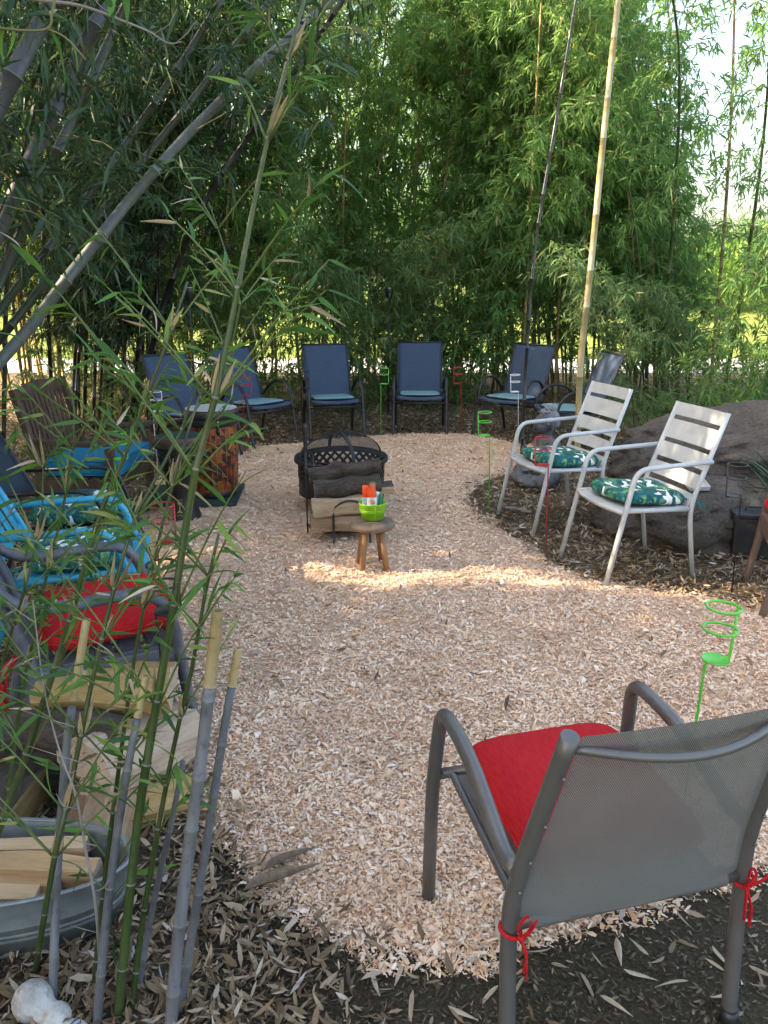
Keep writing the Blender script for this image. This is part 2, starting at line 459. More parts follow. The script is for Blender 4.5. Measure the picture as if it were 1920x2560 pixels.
V = np.column_stack([P2, mz])
idx = np.arange(nx * ny).reshape(ny, nx)
F = np.stack([idx[:-1, :-1], idx[:-1, 1:], idx[1:, 1:], idx[1:, :-1]], -1).reshape(-1, 4)
F = F[(md[F] > -0.08).any(1)]
mark(link('mulch_path', raw_mesh('mulch_path', V, F, [M['mulch']], True)), kind='structure')

def flakes(P, z, L, Wd, curl, tilt):
    """curved slips lying on the ground: 6 verts, 2 quads each"""
    n = len(P); a = rng.uniform(0, 2 * pi, n)
    d = np.stack([np.cos(a), np.sin(a), rng.normal(0, tilt, n)], 1); d /= np.linalg.norm(d, axis=1)[:, None]
    s = np.stack([-np.sin(a), np.cos(a), rng.normal(0, tilt * 1.3, n)], 1)
    s -= d * (s * d).sum(1)[:, None]; s /= np.linalg.norm(s, axis=1)[:, None]
    c = np.column_stack([P, z]); up = np.cross(d, s)
    up *= np.sign(up[:, 2])[:, None]
    l, w, k = L[:, None] / 2, Wd[:, None] / 2, (curl * L)[:, None]
    vs = np.stack([c - d * l - s * w * .8, c - d * l + s * w * .6, c + up * k - s * w, c + up * k + s * w, c + d * l - s * w * .5, c + d * l + s * w * .7], 1)
    f = np.array([[0, 2, 3, 1], [2, 4, 5, 3]])
    return vs.reshape(-1, 3), (f[None] + (np.arange(n) * 6)[:, None, None]).reshape(-1, 4)
def slips(P, z, L, Wd, tilt, curl=0.1):
    """narrow pointed leaves lying about: 6 verts"""
    n = len(P); a = rng.uniform(0, 2 * pi, n)
    d = np.stack([np.cos(a), np.sin(a), rng.normal(0, tilt, n)], 1); d /= np.linalg.norm(d, axis=1)[:, None]
    s = np.stack([-np.sin(a), np.cos(a), rng.normal(0, tilt * 1.6, n)], 1)
    s -= d * (s * d).sum(1)[:, None]; s /= np.linalg.norm(s, axis=1)[:, None]
    up = np.cross(d, s)
    c = np.column_stack([P, z]); l, w = L[:, None], Wd[:, None] / 2
    k = rng.uniform(-1, 1.6, n)[:, None] * curl * l
    vs = np.stack([c - d * l * .5 + up * k * .4, c - d * l * .18 - s * w, c - d * l * .18 + s * w, c + d * l * .2 - s * w * .85 + up * k * .2, c + d * l * .2 + s * w * .85 + up * k * .2, c + d * l * .5 + up * k], 1)
    f = np.array([[0, 1, 2, 2], [1, 3, 4, 2], [3, 5, 4, 4]])
    tri = np.array([[0, 1, 2], [1, 3, 4], [1, 4, 2], [3, 5, 4]])
    return vs.reshape(-1, 3), (tri[None] + (np.arange(n) * 6)[:, None, None]).reshape(-1, 3)

def near_biased(n, x0, x1, y0, y1, p=1.6):
    """points whose density falls off away from the sitting circle's near end"""
    y = y0 + (y1 - y0) * rng.random(n) ** p
    half = 0.56 * y + 0.6
    x = np.clip(rng.uniform(-1, 1, n) * half, x0, x1)
    return np.stack([x, y], 1)
P = near_biased(560000, -2.0, 2.9, 1.55, 8.7, 1.5)
z, d = mulch_z(P)
keep = rng.random(len(P)) < np.clip((d + 0.10) / 0.16, 0, 1)
P, z = P[keep], z[keep]
L = rng.gamma(4, 0.0029, len(P)) * (0.85 + 0.06 * P[:, 1]); L[::23] *= 2.1; Wd = L * rng.uniform(0.16, 0.58, len(P)); Wd[::23] *= 0.4
V, F = flakes(P, np.maximum(z, 0) + 0.004 + rng.random(len(P)) * 0.008, L, Wd, rng.uniform(-0.06, 0.22, len(P)), 0.28)
mark(link('wood_chips', raw_mesh('wood_chips', V, F, [M['chips']])), kind='stuff')

# fallen bamboo leaves everywhere but on the chips; the bare soil at the near right keeps only few
P = near_biased(215000, -7, 7, 1.05, 13.8, 1.25)
z, d = mulch_z(P)
bare = np.clip((P[:, 0] + 0.30) / 0.35, 0, 1) * np.clip((2.4 - P[:, 1]) / 0.4, 0, 1)
keep = (rng.random(len(P)) < np.clip(0.5 - d / 0.14, 0.02, 1)) & (rng.random(len(P)) > bare * 0.965) & (rng.random(len(P)) < np.where(P[:, 1] < 2.6, 0.58, 1))
P, z = P[keep], z[keep]
L = 0.015 + 0.058 * rng.random(len(P)) ** 1.7; Wd = L * rng.uniform(0.12, 0.27, len(P))
V, F = slips(P, np.maximum(z, 0) + 0.004 + rng.random(len(P)) ** 2 * 0.035, L, Wd, 0.36, 0.22)
mark(link('leaf_litter', raw_mesh('leaf_litter', V, F, [M['dry_leaf']])), kind='stuff')
# crumbs of bark and stalk on the soil
P = near_biased(40000, -2.0, 2.2, 1.05, 2.6, 1.0)
L = 0.004 + 0.022 * rng.random(len(P)) ** 2; Wd = L * rng.uniform(0.10, 0.4, len(P))
V, F = slips(P, 0.001 + rng.random(len(P)) * 0.004, L, Wd, 0.1, 0.05)
mark(link('leaf_crumbs', raw_mesh('leaf_crumbs', V, F, [M['crumbs']])), kind='stuff')

# the biggest fallen leaves near the camera, one object each
def pointed_leaf(L, w, fold=0.25, bend=0.15, n=7):
    m = MB(); vs, fs = [], []
    for i in range(n + 1):
        t = i / n
        ww = w / 2 * (sin(pi * min(1, t ** 0.62)) ** 0.8) * (1 - 0.25 * t) + (0.0008 if i in (0, n) else 0)
        zz = -bend * L * t * t
        vs += [(-ww, t * L, zz + ww * fold), (0, t * L, zz), (ww, t * L, zz + ww * fold)]
    for i in range(n):
        b = i * 3
        fs += [(b, b + 1, b + 4, b + 3), (b + 1, b + 2, b + 5, b + 4)]
    m.add(vs, fs, 0, True)
    return m
def leaf_meshes(name, mat, sizes):
    out = []
    for L, w, fo, be in sizes:
        o = pointed_leaf(L, w, fo, be).build(name, mat); out.append(o.data); bpy.data.objects.remove(o)
    return out
_single = NT('fallen_leaf_dry')
_c = _single.ramp(_single.orand(), [(0, (0.2, 0.14, 0.08)), (0.4, (0.40, 0.31, 0.2)), (0.8, (0.52, 0.43, 0.31)), (1, (0.3, 0.17, 0.09))])
_v = _single.coord('Object', (8, 1, 1))
_c = _single.mix(0.35, _c, _single.ramp(_single.noise(_v, 60, 3), [(0.3, (0.16, 0.11, 0.07)), (0.7, (0.6, 0.52, 0.4))]))
M['fallen_leaf'] = _single.done(_single.bsdf(_c, 0.65, 0, 0.3))
FL = leaf_meshes('fallen_leaf', M['fallen_leaf'], [(0.07, .013, .5, .1), (0.09, .014, .3, .25), (0.055, .013, -.4, .1), (0.085, .019, .7, -.15), (0.1, .012, .4, .2)])
# (spots counted off the photo, then a few more among them)
big = [(700, 2240), (745, 2245), (1010, 2410), (1040, 2330), (910, 2360), (1245, 2470), (1175, 2420), (1310, 2450), (1450, 2440), (1430, 2150), (1480, 2170), (1540, 2350),
       (1690, 2280), (1720, 2460), (1870, 2420), (1240, 2300), (830, 2400), (640, 2330), (590, 2360), (560, 2460), (690, 2430), (620, 2540), (500, 2480), (460, 2330), (150, 2420),
       (60, 2440), (180, 2450), (380, 2380), (330, 2450), (90, 2460), (720, 2520), (800, 2480), (1120, 2520), (1500, 2500), (1620, 2400), (1660, 2140), (1780, 2370), (540, 2230), (600, 2290), (930, 2440)]
big = [spot(*p) for p in big] + [Vector((rnd.uniform(-1.2, 1.6), rnd.uniform(1.25, 2.1), 0)) for _ in range(36)]
for p in big:
    o = link('leaf', rnd.choice(FL), soil if p.x > -0.5 else ground)
    o.location = (p.x, p.y, 0.006 + rnd.random() * 0.012)
    o.rotation_euler = (rnd.uniform(-0.15, 0.15), rnd.choice([0, pi]) + rnd.uniform(-0.35, 0.35), rnd.uniform(0, 6.28))
    k = rnd.uniform(0.7, 1.15); o.scale = (k, k, k)
# ------------------------------------------------------------------ bamboo
def unit(a): return a / np.maximum(np.linalg.norm(a, axis=-1, keepdims=True), 1e-9)
def blade_arrays(B, D, L, Wd):
    """folded leaf blades, 4 verts and 2 triangles each"""
    n = len(B); D = unit(D)
    s = unit(np.cross(D, unit(rng.normal(0, 1, (n, 3)) + np.array([0, 0, 1.5])))); up = np.cross(s, D)
    l, w = L[:, None], Wd[:, None] / 2
    mid = B + D * l * 0.42
    tip = B + D * l + np.array([0, 0, -1.0]) * l * 0.12
    v = np.stack([B, mid + s * w + up * w * .35, tip, mid - s * w + up * w * .35], 1).reshape(-1, 3)
    f = (np.array([[0, 1, 2], [0, 2, 3]])[None] + (np.arange(n) * 4)[:, None, None]).reshape(-1, 3)
    return v, f
def culm_path(H, lean, arch, az, n=14):
    """a culm that leans and nods at its tip; az is the direction it bends to"""
    out = []
    for i in range(n + 1):
        t = i / n
        r = lean * H * t + arch * H * t ** 3
        out.append(Vector((cos(az) * r, sin(az) * r, H * (t - 0.28 * arch * t ** 3))))
    return out
def stalk_mesh(path, r0, r1, step, seg=7, mb=None, lip=1.12, mi=0, ring=False):
    """tapered stalk with a raised ring at each node"""
    m = mb or MB(); pts, rs = [], []
    Ls = [0.0]
    for a, b in zip(path, path[1:]): Ls.append(Ls[-1] + (b - a).length)
    tot = Ls[-1]
    def p_at(d):
        for i in range(len(path) - 1):
            if d <= Ls[i + 1] or i == len(path) - 2:
                q = (d - Ls[i]) / max(1e-9, Ls[i + 1] - Ls[i]); return path[i].lerp(path[i + 1], q)
    d, nodes = 0.0, []
    rr = lambda d: r0 + (r1 - r0) * (d / tot) ** 1.3
    k = 0
    while d < tot:
        e = min(step * (0.75 + 0.35 * (k % 3)), tot - d)
        if e < 0.02: break
        r = rr(d); g = min(0.010, e * 0.12)
        pts += [p_at(d), p_at(d + g * .5), p_at(d + g), p_at(d + e * 0.5)]
        rs += [r * lip, r * lip, r * 0.97, rr(d + e * .5) * 0.97]
        if d > 0: nodes.append((p_at(d), (p_at(min(tot, d + 0.02)) - p_at(d)).normalized(), rr(d)))
        d += e; k += 1
        pts.append(p_at(d - min(0.004, e * .1))); rs.append(rr(d) * 0.99)
    f0 = len(m.f); m.tube(pts, rs, seg, mi=mi)
    if ring:
        for q in range(len(pts) - 1):
            if q % 5 == 0 and q > 4:
                for w_ in range(seg): m.m[f0 + q * seg + w_] = 1
    return m, nodes, p_at, tot

def foliage(path, z0, dens, reach, Lf=0.125, Wf=0.017, droop=0.8, az_bias=None, nper=6):
    """sprays of leaves on short branches along a culm; gives leaf arrays and branch polylines"""
    Bs, Ds, branches = [], [], []
    H = max(p.z for p in path)
    for p, q in zip(path, path[1:]):
        seglen = (q - p).length
        for k in range(max(1, int(seglen * dens + rng.random()))):
            c = p.lerp(q, rng.random())
            if c.z < z0 and (Bs or q is not path[-1]): continue
            a = rng.uniform(0, 2 * pi) if az_bias is None else rng.normal(az_bias, 1.1)
            o = np.array([cos(a), sin(a), 0.0]); Lb = reach * rng.uniform(0.45, 1.1) * (1 - 0.35 * (c.z / H) ** 3)
            rise = rng.uniform(0.1, 0.75)
            c = np.array(c); pl = []
            for t in (0.0, 0.35, 0.7, 1.0):
                pl.append(c + o * Lb * t + np.array([0, 0, 1]) * Lb * (rise * t - droop * 0.75 * t * t))
            branches.append(pl)
            for t in np.linspace(0.3, 1.0, 5):
                b = c + o * Lb * t + np.array([0, 0, 1]) * Lb * (rise * t - droop * 0.75 * t * t) + rng.normal(0, 0.05 * reach, 3)
                m = nper + int(rng.integers(-1, 2))
                tw = unit(o * 0.6 + rng.normal(0, 0.75, 3) + np.array([0, 0, -0.35]))
                off = rng.random(m)[:, None] * tw * 0.16 * reach
                Bs.append(b + off)
                Ds.append(tw * 0.55 + rng.normal(0, 0.55, (m, 3)) + np.array([0, 0, -0.55 * droop]))
    B, D = np.concatenate(Bs), np.concatenate(Ds)
    L = rng.uniform(0.6, 1.15, len(B)) * Lf
    v, f = blade_arrays(B, D, L, L * Wf / Lf * rng.uniform(0.8, 1.2, len(B)))
    return v, f, branches
def twigs(mb, branches, r=0.0028):
    for pl in branches: mb.tube(pl, [r, r * .8, r * .6, r * .3], 3, caps=False, smooth=False)

# a handful of grove plants, each a culm with twigs and a mass of leaves; copies share their meshes
def grove_kind(H, lean, arch, z0, dens, reach, r0, cm, lm, az=0.0, Lf=0.125, nper=8, droop=0.8):
    path = culm_path(H, lean, arch, az)
    dens, Lf = dens * 1.75, Lf * 1.22
    m, nodes, _, _ = stalk_mesh(path, r0, r0 * 0.18, 0.27, 6)
    fv, ff, br = foliage(path, z0, dens, reach, Lf, Lf * 0.155, droop, nper=nper)
    culm_o = m.build('culm', cm); cme = culm_o.data; bpy.data.objects.remove(culm_o)
    t = MB(); twigs(t, br); to = t.build('twigs', M['twig']); tme = to.data; bpy.data.objects.remove(to)
    fme = raw_mesh('foliage', fv, ff, [lm])
    return cme, tme, fme
KINDS = {
    'tan': [grove_kind(7.2, .05, .16, 1.25, 6.0, .72, .023, M['culm_tan'], M['leaf_grove']),
            grove_kind(6.4, .10, .22, 1.6, 6.5, .66, .020, M['culm_tan'], M['leaf_grove']),
            grove_kind(7.8, .02, .10, 1.9, 5.6, .80, .026, M['culm_tan'], M['leaf_grove']),
            grove_kind(5.4, .12, .30, 0.9, 7.0, .60, .017, M['culm_tan'], M['leaf_grove'])],
    'green': [grove_kind(6.8, .10, .22, 0.9, 6.3, .74, .022, M['culm_green'], M['leaf_grove']),
              grove_kind(5.2, .16, .30, 0.5, 7.5, .62, .016, M['culm_green'], M['leaf_grove'])],
    'dark': [grove_kind(7.0, .12, .25, 1.3, 6.6, .75, .024, M['culm_black'], M['leaf_shaded']),
             grove_kind(6.0, .16, .30, 1.0, 7.0, .68, .020, M['culm_black'], M['leaf_shaded'])],
    'shade': [grove_kind(7.4, .06, .20, 1.7, 7.0, .75, .023, M['culm_tan'], M['leaf_shaded']),
              grove_kind(6.6, .10, .25, 1.5, 7.2, .70, .020, M['culm_tan'], M['leaf_shaded'])],
    'low': [grove_kind(2.3, .15, .35, 0.15, 17, .55, .009, M['culm_green'], M['leaf_low'], Lf=0.115, nper=5),
            grove_kind(1.7, .2, .4, 0.1, 20, .48, .008, M['culm_green'], M['leaf_low'], Lf=0.115, nper=5),
            grove_kind(3.2, .12, .3, 0.3, 14, .6, .012, M['culm_green'], M['leaf_grove'], nper=5)],
}
def plant(kind, x, y, az, label, group, scale=1.0, name='bamboo', cat='bamboo'):
    cme, tme, fme = rnd.choice(KINDS[kind])
    t = thing(name, label, cat, (x, y, -0.02), az, group)
    t.scale = (scale,) * 3
    for nm, me in (('culm', cme), ('twigs', tme), ('foliage', fme)):
        o = link(nm, me, t)
        if nm != 'culm': o['kind'] = 'stuff'
    return t
spots = []
def free(x, y, r):
    if all((x - a) ** 2 + (y - b) ** 2 > r * r for a, b in spots):
        spots.append((x, y)); return True
    return False
G1 = 'bamboo of the grove behind the ring of chairs'
LOOK = {'tan': 'tan-stemmed bamboo', 'shade': 'shade-darkened tan bamboo', 'green': 'green-stemmed bamboo', 'low': 'low bushy bamboo'}
def where(kd, x, y, a, s_):
    px = 960 + FOC * x / (y * cos(PITCH) + EYE * sin(PITCH))
    places = [(150, 'at the far left, behind the wooden armchair'), (330, 'beside the black culm clump'), (470, 'behind the leftmost blue chair'), (620, 'behind the second blue chair'),
              (745, 'between the second and third blue chairs'), (880, 'behind the blue chair by the fire pit'), (975, 'behind the black garden torch'), (1110, 'behind the blue chair facing the camera'),
              (1250, 'behind the red stake right of middle'), (1400, 'behind the thin black pole'), (1500, 'behind the pale yellow pole'), (1640, 'behind the farther white chair'), (1800, 'behind the nearer white chair'), (9999, 'above the long boulder at the right')]
    pl = next(t for lim, t in places if px < lim)
    row = 'front row' if y < 10.9 else 'middle row' if y < 12.0 else 'back row'
    ln = ('leaning right' if cos(a) > .5 else 'leaning left' if cos(a) < -.5 else 'upright') if kd != 'low' else ''
    sz = 'taller' if s_ > 1.0 else 'shorter'
    return ' '.join(f"{sz} {LOOK[kd]} {ln} {pl}, {row}".split())
def scatter(n, kinds, box, r, label, az=None, sc=(0.85, 1.15), group=G1):
    k = tries = 0
    while k < n and tries < 4000:
        tries += 1
        x, y = rnd.uniform(*box[:2]), rnd.uniform(*box[2:])
        if not free(x, y, r): continue
        k += 1
        a = rnd.uniform(0, 6.28) if az is None else rnd.gauss(*az)
        kd, s_ = rnd.choice(kinds), rnd.uniform(*sc)
        plant(kd, x, y, a, where(kd, x, y, a, s_), group, s_)
scatter(32, ['shade', 'tan', 'shade'], (-5.6, -3.2, 9.2, 13.2), 0.3, 'tan-stemmed bamboo under shade-darkened leaves at the left end of the back grove')
scatter(28, ['tan', 'shade', 'tan'], (-3.6, -0.9, 10.4, 13.2), 0.26, 'yellow-tan bamboo stem in the grove behind the left blue chairs')
scatter(24, ['tan', 'green', 'tan'], (-1.0, 1.6, 11.2, 13.2), 0.28, 'leafy bamboo in the grove behind the middle blue chairs')
scatter(26, ['tan', 'green', 'tan'], (1.4, 3.2, 10.2, 13.0), 0.26, 'thin bamboo with bright green leaves behind the two right blue chairs', az=(2.7, .9))
scatter(25, ['green', 'tan'], (3.0, 4.25, 10.2, 12.8), 0.22, 'leafy bamboo at the right end of the grove beside the open sky', az=(pi, .6), sc=(.85, 1.1))
G2 = 'low leafy bamboo at the foot of the grove'
scatter(13, ['low'], (2.3, 5.8, 8.0, 10.6), 0.42, 'low bushy bamboo growing behind the big boulders', group=G2, sc=(0.75, 1.1))
scatter(13, ['low'], (-0.4, 2.6, 10.3, 12.4), 0.34, 'short leafy bamboo sprouting behind the blue chairs', group=G2, sc=(0.7, 1.2))
scatter(10, ['low'], (-5, -0.8, 9.8, 12.6), 0.4, 'short dark leafy bamboo among the tan stems on the left', group=G2, sc=(0.7, 1.1))
# black bamboo clump behind the wooden armchair
for k in range(13):
    x, y = -3.1 + rnd.gauss(0, 0.28), 8.9 + rnd.gauss(0, 0.25)
    plant('dark', x, y, rnd.gauss(0.25, 0.5), ('taller' if k % 2 else 'shorter') + ' black-stemmed bamboo ' + ('at the left side' if x < -3.25 else 'at the right side' if x > -2.95 else 'in the middle') + (' front' if y < 8.9 else ' back') + ' of the dark clump', 'black bamboo clump', rnd.uniform(0.8, 1.05))
for k in range(5):
    plant('low', -3.0 + rnd.gauss(0, 0.35), 8.8 + rnd.gauss(0, 0.25), rnd.uniform(0, 6), 'small leafy shoot at the foot of the black bamboo clump', 'shoots under the black bamboo', rnd.uniform(0.4, 0.6))

def long_culm(name, pts, r0, r1, step, mat, label, group=None, seg=12, leaf=None, extra=None, cat='bamboo'):
    """a single culm through measured points"""
    path = smooth_path(pts, 5)
    base = path[0].copy()
    t = thing(name, label, cat, base, 0, group)
    rel = [p - base for p in path]
    m, nodes, p_at, tot = stalk_mesh(rel, r0, r1, step, seg, ring=True)
    m.build('culm', [mat, M['node_bloom']], t)
    if leaf and max(p.z for p in path) > leaf[0] + 0.3:
        z0, dens, reach, lm, Lf = leaf
        fv, ff, br = foliage(rel, z0 - base.z, dens, reach, Lf, Lf * 0.14)
        w = MB(); twigs(w, br); w.build('twigs', M['twig'], t, kind='stuff')
        mark(link('foliage', raw_mesh('foliage', fv, ff, [lm]), t), kind='stuff')
    return t, nodes
def line3(pix, base=None):
    out = [] if base is None else [Vector(base)]
    return out + [at(px, py, d) for px, py, d in pix]
# the two poles that stand free on the right
long_culm('bamboo', line3([(1303, 1160, 7.0), (1318, 860, 7.05), (1340, 600, 7.1), (1385, 330, 7.2), (1440, 0, 7.3), (1500, -330, 7.4), (1580, -800, 7.5)]), .0150, .010, .31, M['culm_black'],
          'thin glossy black bamboo pole rising beside the grey statue', leaf=(4.2, 4.5, .6, M['leaf_grove'], .13))
long_culm('bamboo', line3([(1443, 1155, 7.25), (1452, 900, 7.3), (1480, 640, 7.35), (1510, 330, 7.4), (1545, 0, 7.5), (1575, -300, 7.6), (1600, -800, 7.7)]), .030, .021, .42, M['culm_pole'],
          'thick pale yellow bamboo pole standing behind the white chairs')
# big culms leaning in from the left over the clearing
LEAN = 'culms leaning over the clearing from the left'
for pix, r0, r1, mat, lab in [
    ([(-420, 1330, 3.2), (0, 905, 3.55), (174, 689, 3.75), (341, 480, 3.95), (515, 289, 4.2), (718, 98, 4.5), (900, -60, 4.8)], .030, .020, 'culm_greygreen', 'longest grey-green culm leaning right across the dark canopy'),
    ([(-330, 1330, 3.4), (0, 567, 3.6), (130, 290, 3.7), (266, 0, 3.8), (330, -140, 3.9)], .034, .030, 'culm_lean', 'thick grey culm leaning from the left edge, second from the top corner'),
    ([(-300, 1000, 3.0), (-120, 520, 3.1), (0, 255, 3.2), (133, -5, 3.3), (200, -130, 3.4)], .036, .032, 'culm_lean', 'thick grey culm crossing the top left corner'),
    ([(-300, 1330, 4.2), (0, 700, 4.5), (120, 430, 4.6), (255, 145, 4.8), (330, -20, 4.9), (390, -150, 5)], .034, .026, 'culm_deep', 'dark green culm leaning just behind the thick grey ones'),
    ([(-330, 1220, 5.0), (0, 775, 5.3), (190, 532, 5.5), (405, 231, 5.8), (560, -10, 6.0)], .030, .022, 'culm_deep', 'dark leaning culm above the long grey-green one'),
    ([(-250, 1150, 4.8), (12, 833, 5.0), (190, 610, 5.2), (365, 393, 5.4), (573, 133, 5.7), (690, -20, 5.9)], .028, .020, 'culm_deep', 'dark leaning culm running just beside the long grey-green one'),
    ([(330, 1010, 8.9), (370, 900, 8.8), (430, 700, 8.6), (509, 509, 8.4), (602, 370, 8.3), (700, 230, 8.2), (850, 10, 8.1), (930, -120, 8.1)], .034, .024, 'culm_black', 'long black culm curving right above the first blue chair'),
    ([(255, 1010, 9.0), (300, 850, 8.9), (350, 690, 8.8), (450, 530, 8.7), (520, 400, 8.6), (600, 250, 8.5)], .028, .016, 'culm_black', 'shorter black culm left of the long curving one'),
]:
    pts = line3(pix)
    a, b = pts[0], pts[1]
    if a.z > 0.02:                                   # carry the culm down to the soil along its own line
        d = (a - b); d.z = min(d.z, -0.2)
        f = a + d * (a.z / -d.z)
        f.x = max(f.x, a.x - 0.8); pts = [f] + pts
    else: pts[0] = a.lerp(b, (0 - a.z) / (b.z - a.z))
    pts[0].z = -0.02
    dense = (3.4, 7.0, .8, M['leaf_shaded'], .13) if pix[0][2] > 4.9 else (1.7, 2.2, .7, M['leaf_shaded'], .13)
    long_culm('bamboo', pts, r0, r1, .36, M[mat], lab, LEAN, leaf=dense)

ARCH = 'long culms arching over the top of the clearing'
for pts, mt, lm, lab in [
    ([(-3.3, 9.4, -.02), (-2.9, 9.0, 2.2), (-2.0, 8.4, 3.9), (-.7, 7.8, 4.7), (.6, 7.4, 4.75), (1.5, 7.1, 4.4)], 'culm_black', 'leaf_grove', 'black culm arching from the dark clump over the middle of the clearing'),
    ([(-3.0, 9.7, -.02), (-2.5, 9.4, 2.4), (-1.5, 9.0, 4.0), (-.3, 8.6, 4.6), (.9, 8.3, 4.5)], 'culm_black', 'leaf_grove', 'second black culm arching over the back of the clearing'),
    ([(3.5, 10.3, -.02), (3.3, 9.7, 2.3), (2.9, 8.9, 3.9), (2.2, 8.0, 4.6), (1.4, 7.3, 4.4)], 'culm_green', 'leaf_grove', 'green culm arching in from the right end of the grove'),
    ([(4.1, 9.7, -.02), (4.0, 9.2, 2.3), (3.7, 8.6, 3.7), (3.3, 7.9, 4.3), (2.9, 7.3, 4.2)], 'culm_green', 'leaf_grove', 'outermost green culm nodding before the bright sky at right'),
    ([(-3.7, 7.6, -.02), (-3.1, 7.2, 2.3), (-2.1, 6.6, 3.6), (-1.0, 6.1, 4.0), (-.1, 5.8, 3.8)], 'culm_deep', 'leaf_shaded', 'dark culm arching over the wooden armchair'),
    ([(-3.5, 6.6, -.02), (-2.8, 6.2, 2.2), (-1.9, 5.7, 3.3), (-1.1, 5.3, 3.55), (-.5, 5.0, 3.4)], 'culm_deep', 'leaf_shaded', 'dark culm arching high over the drums')]:
    long_culm('bamboo', pts, .024, .006, .34, M[mt], lab, ARCH, leaf=(2.5, 11, .75, M[lm], .15))

# ------------------------------------------------------------------ leaf mass added mostly out of view to block the sun; far woods
def leaf_mass(name, n, sampler, mat, Lf, label=None, kind='stuff', drop=None):
    B = sampler(n)
    if drop is not None: B = B[~drop(B)]
    D = rng.normal(0, 0.6, (len(B), 3)) + np.array([0, 0, -0.5])
    L = rng.uniform(0.7, 1.2, len(B)) * Lf
    v, f = blade_arrays(B, D, L, L * 0.16)
    return mark(link(name, raw_mesh(name, v, f, [mat])), label, None, None, kind)
def clumped(n, centres, sig):
    c = centres[rng.integers(0, len(centres), n)]
    return c + rng.normal(0, 1, (n, 3)) * sig
sd = np.array(sun_dir)
def beam(B):
    """gaps cut in the added leaves to shape the sun streaks on the clearing"""
    t = B[:, 2] / sd[2]; g = B - t[:, None] * sd        # where the sun ray through each leaf meets the ground
    w = wob(np.stack([g[:, 0], g[:, 1]], 1), 5, 1.0)
    a = (np.abs(g[:, 1] - (4.22 - 0.10 * g[:, 0]) - 0.08 * w) < 0.12 + 0.12 * wob(g[:, :2], 3.1, 2.0)) & (g[:, 0] > -1.6)
    a2 = (np.abs(g[:, 1] - (3.62 - 0.08 * g[:, 0]) - 0.10 * w) < 0.05 + 0.10 * wob(g[:, :2], 4.0, 5.0)) & (g[:, 0] > -1.2)
    a = (a & (rng.random(len(B)) < 0.9)) | (a2 & (rng.random(len(B)) < 0.88))
    t1 = (B[:, 2] - 0.75) / sd[2]; g1 = B - t1[:, None] * sd   # at the height of the chair backs
    b = (np.abs(g1[:, 1] - 4.40 - 0.06 * w) < 0.07) & (np.abs(g1[:, 0] - 1.75) < 0.5)
    c = (np.abs(g1[:, 1] - 5.45) < 0.08) & (np.abs(g1[:, 0] - 1.5) < 0.4)
    return (a | b) & (rng.random(len(B)) < 0.97)
cen = np.column_stack([rng.uniform(-8.5, -4.4, 900), rng.uniform(-4, 9.0, 900), rng.uniform(0.6, 6.0, 900)])
cen = cen[cen[:, 0] < -0.53 * np.maximum(cen[:, 1], 0) - 1.2 + 0 * cen[:, 2]]
canopy = np.column_stack([rng.uniform(-5.2, -2.0, 260), rng.uniform(-1.5, 6.5, 260), rng.uniform(3.4, 6.5, 260)])  # overhead clumps added so the leaning culms fall in shade
canopy = canopy[canopy[:, 0] < -0.2 * canopy[:, 1] - 1.6]
q_ = 300; gy_ = np.where(rng.random(q_) < .55, rng.uniform(0.8, 3.75, q_), rng.uniform(4.9, 8.3, q_)); gx_ = rng.uniform(-1.2, 1.8, q_); tx_ = rng.uniform(-6.2, -4.3, q_)
tt_ = (tx_ - gx_) / sd[0]
shade = np.column_stack([tx_, gy_ + sd[1] * tt_, sd[2] * tt_])  # clumps added along the sun rays to keep more ground shaded
cen = np.concatenate([cen, canopy, shade])
leaf_mass('shading_leaves', 250000, lambda n: clumped(n, cen, (0.4, 0.35, 0.35)), M['leaf_shaded'], 0.17, 'dark bamboo leaf mass added mostly out of view to shade the clearing', drop=beam)
def wood_pts(n):
    c = np.column_stack([rng.uniform(-32, 30, 420), rng.uniform(38, 52, 420), np.zeros(420)])
    c[:, 2] = rng.uniform(0.1, 1, 420) ** 0.8 * np.where(c[:, 0] > 12, 3.2, np.where((c[:, 0] > -7) & (c[:, 0] < 10), 14.0, 7.5))
    return clumped(n, c, (1.3, 1.3, 0.8))
leaf_mass('distant_trees', 110000, wood_pts, M['leaf_far'], 0.5, 'sunlit line of trees far beyond the lawn')
# ------------------------------------------------------------------ chairs
M['navy_sling'] = fabric('navy_sling', (0.046, 0.070, 0.118), (0.078, 0.112, 0.170), 260)
M['black_metal'] = plain('black_metal', (0.022, 0.022, 0.026), 0.38, 0.2, 0.3, 12, 0.1, 90, dirt=(0.1, 0.085, 0.07), dirt_amt=0.25)
M['seat_pad'] = fabric('seat_pad', (0.14, 0.26, 0.30), (0.21, 0.36, 0.40), 180)
M['pad_edge'] = fabric('pad_edge', (0.012, 0.014, 0.02), (0.03, 0.032, 0.04), 180)
M['white_metal'] = plain('white_metal', (0.50, 0.515, 0.515), 0.4, 0.0, 0.06, 6, 0.06, 70, dirt=(0.33, 0.31, 0.28), dirt_amt=0.35)
M['turquoise_metal'] = plain('turquoise_metal', (0.018, 0.33, 0.50), 0.35, 0.0, 0.12, 6, 0.06, 70, dirt=(0.05, 0.17, 0.22), dirt_amt=0.3)
M['turquoise_cloth'] = fabric('turquoise_cloth', (0.008, 0.17, 0.30), (0.018, 0.25, 0.40), 240)
M['red_cloth'] = fabric('red_cloth', (0.42, 0.010, 0.014), (0.56, 0.020, 0.026), 260)
M['dark_wood'] = wood_mat('dark_wood', (0.06, 0.034, 0.024), (0.13, 0.078, 0.056), (0.025, 0.015, 0.011), 0.6)
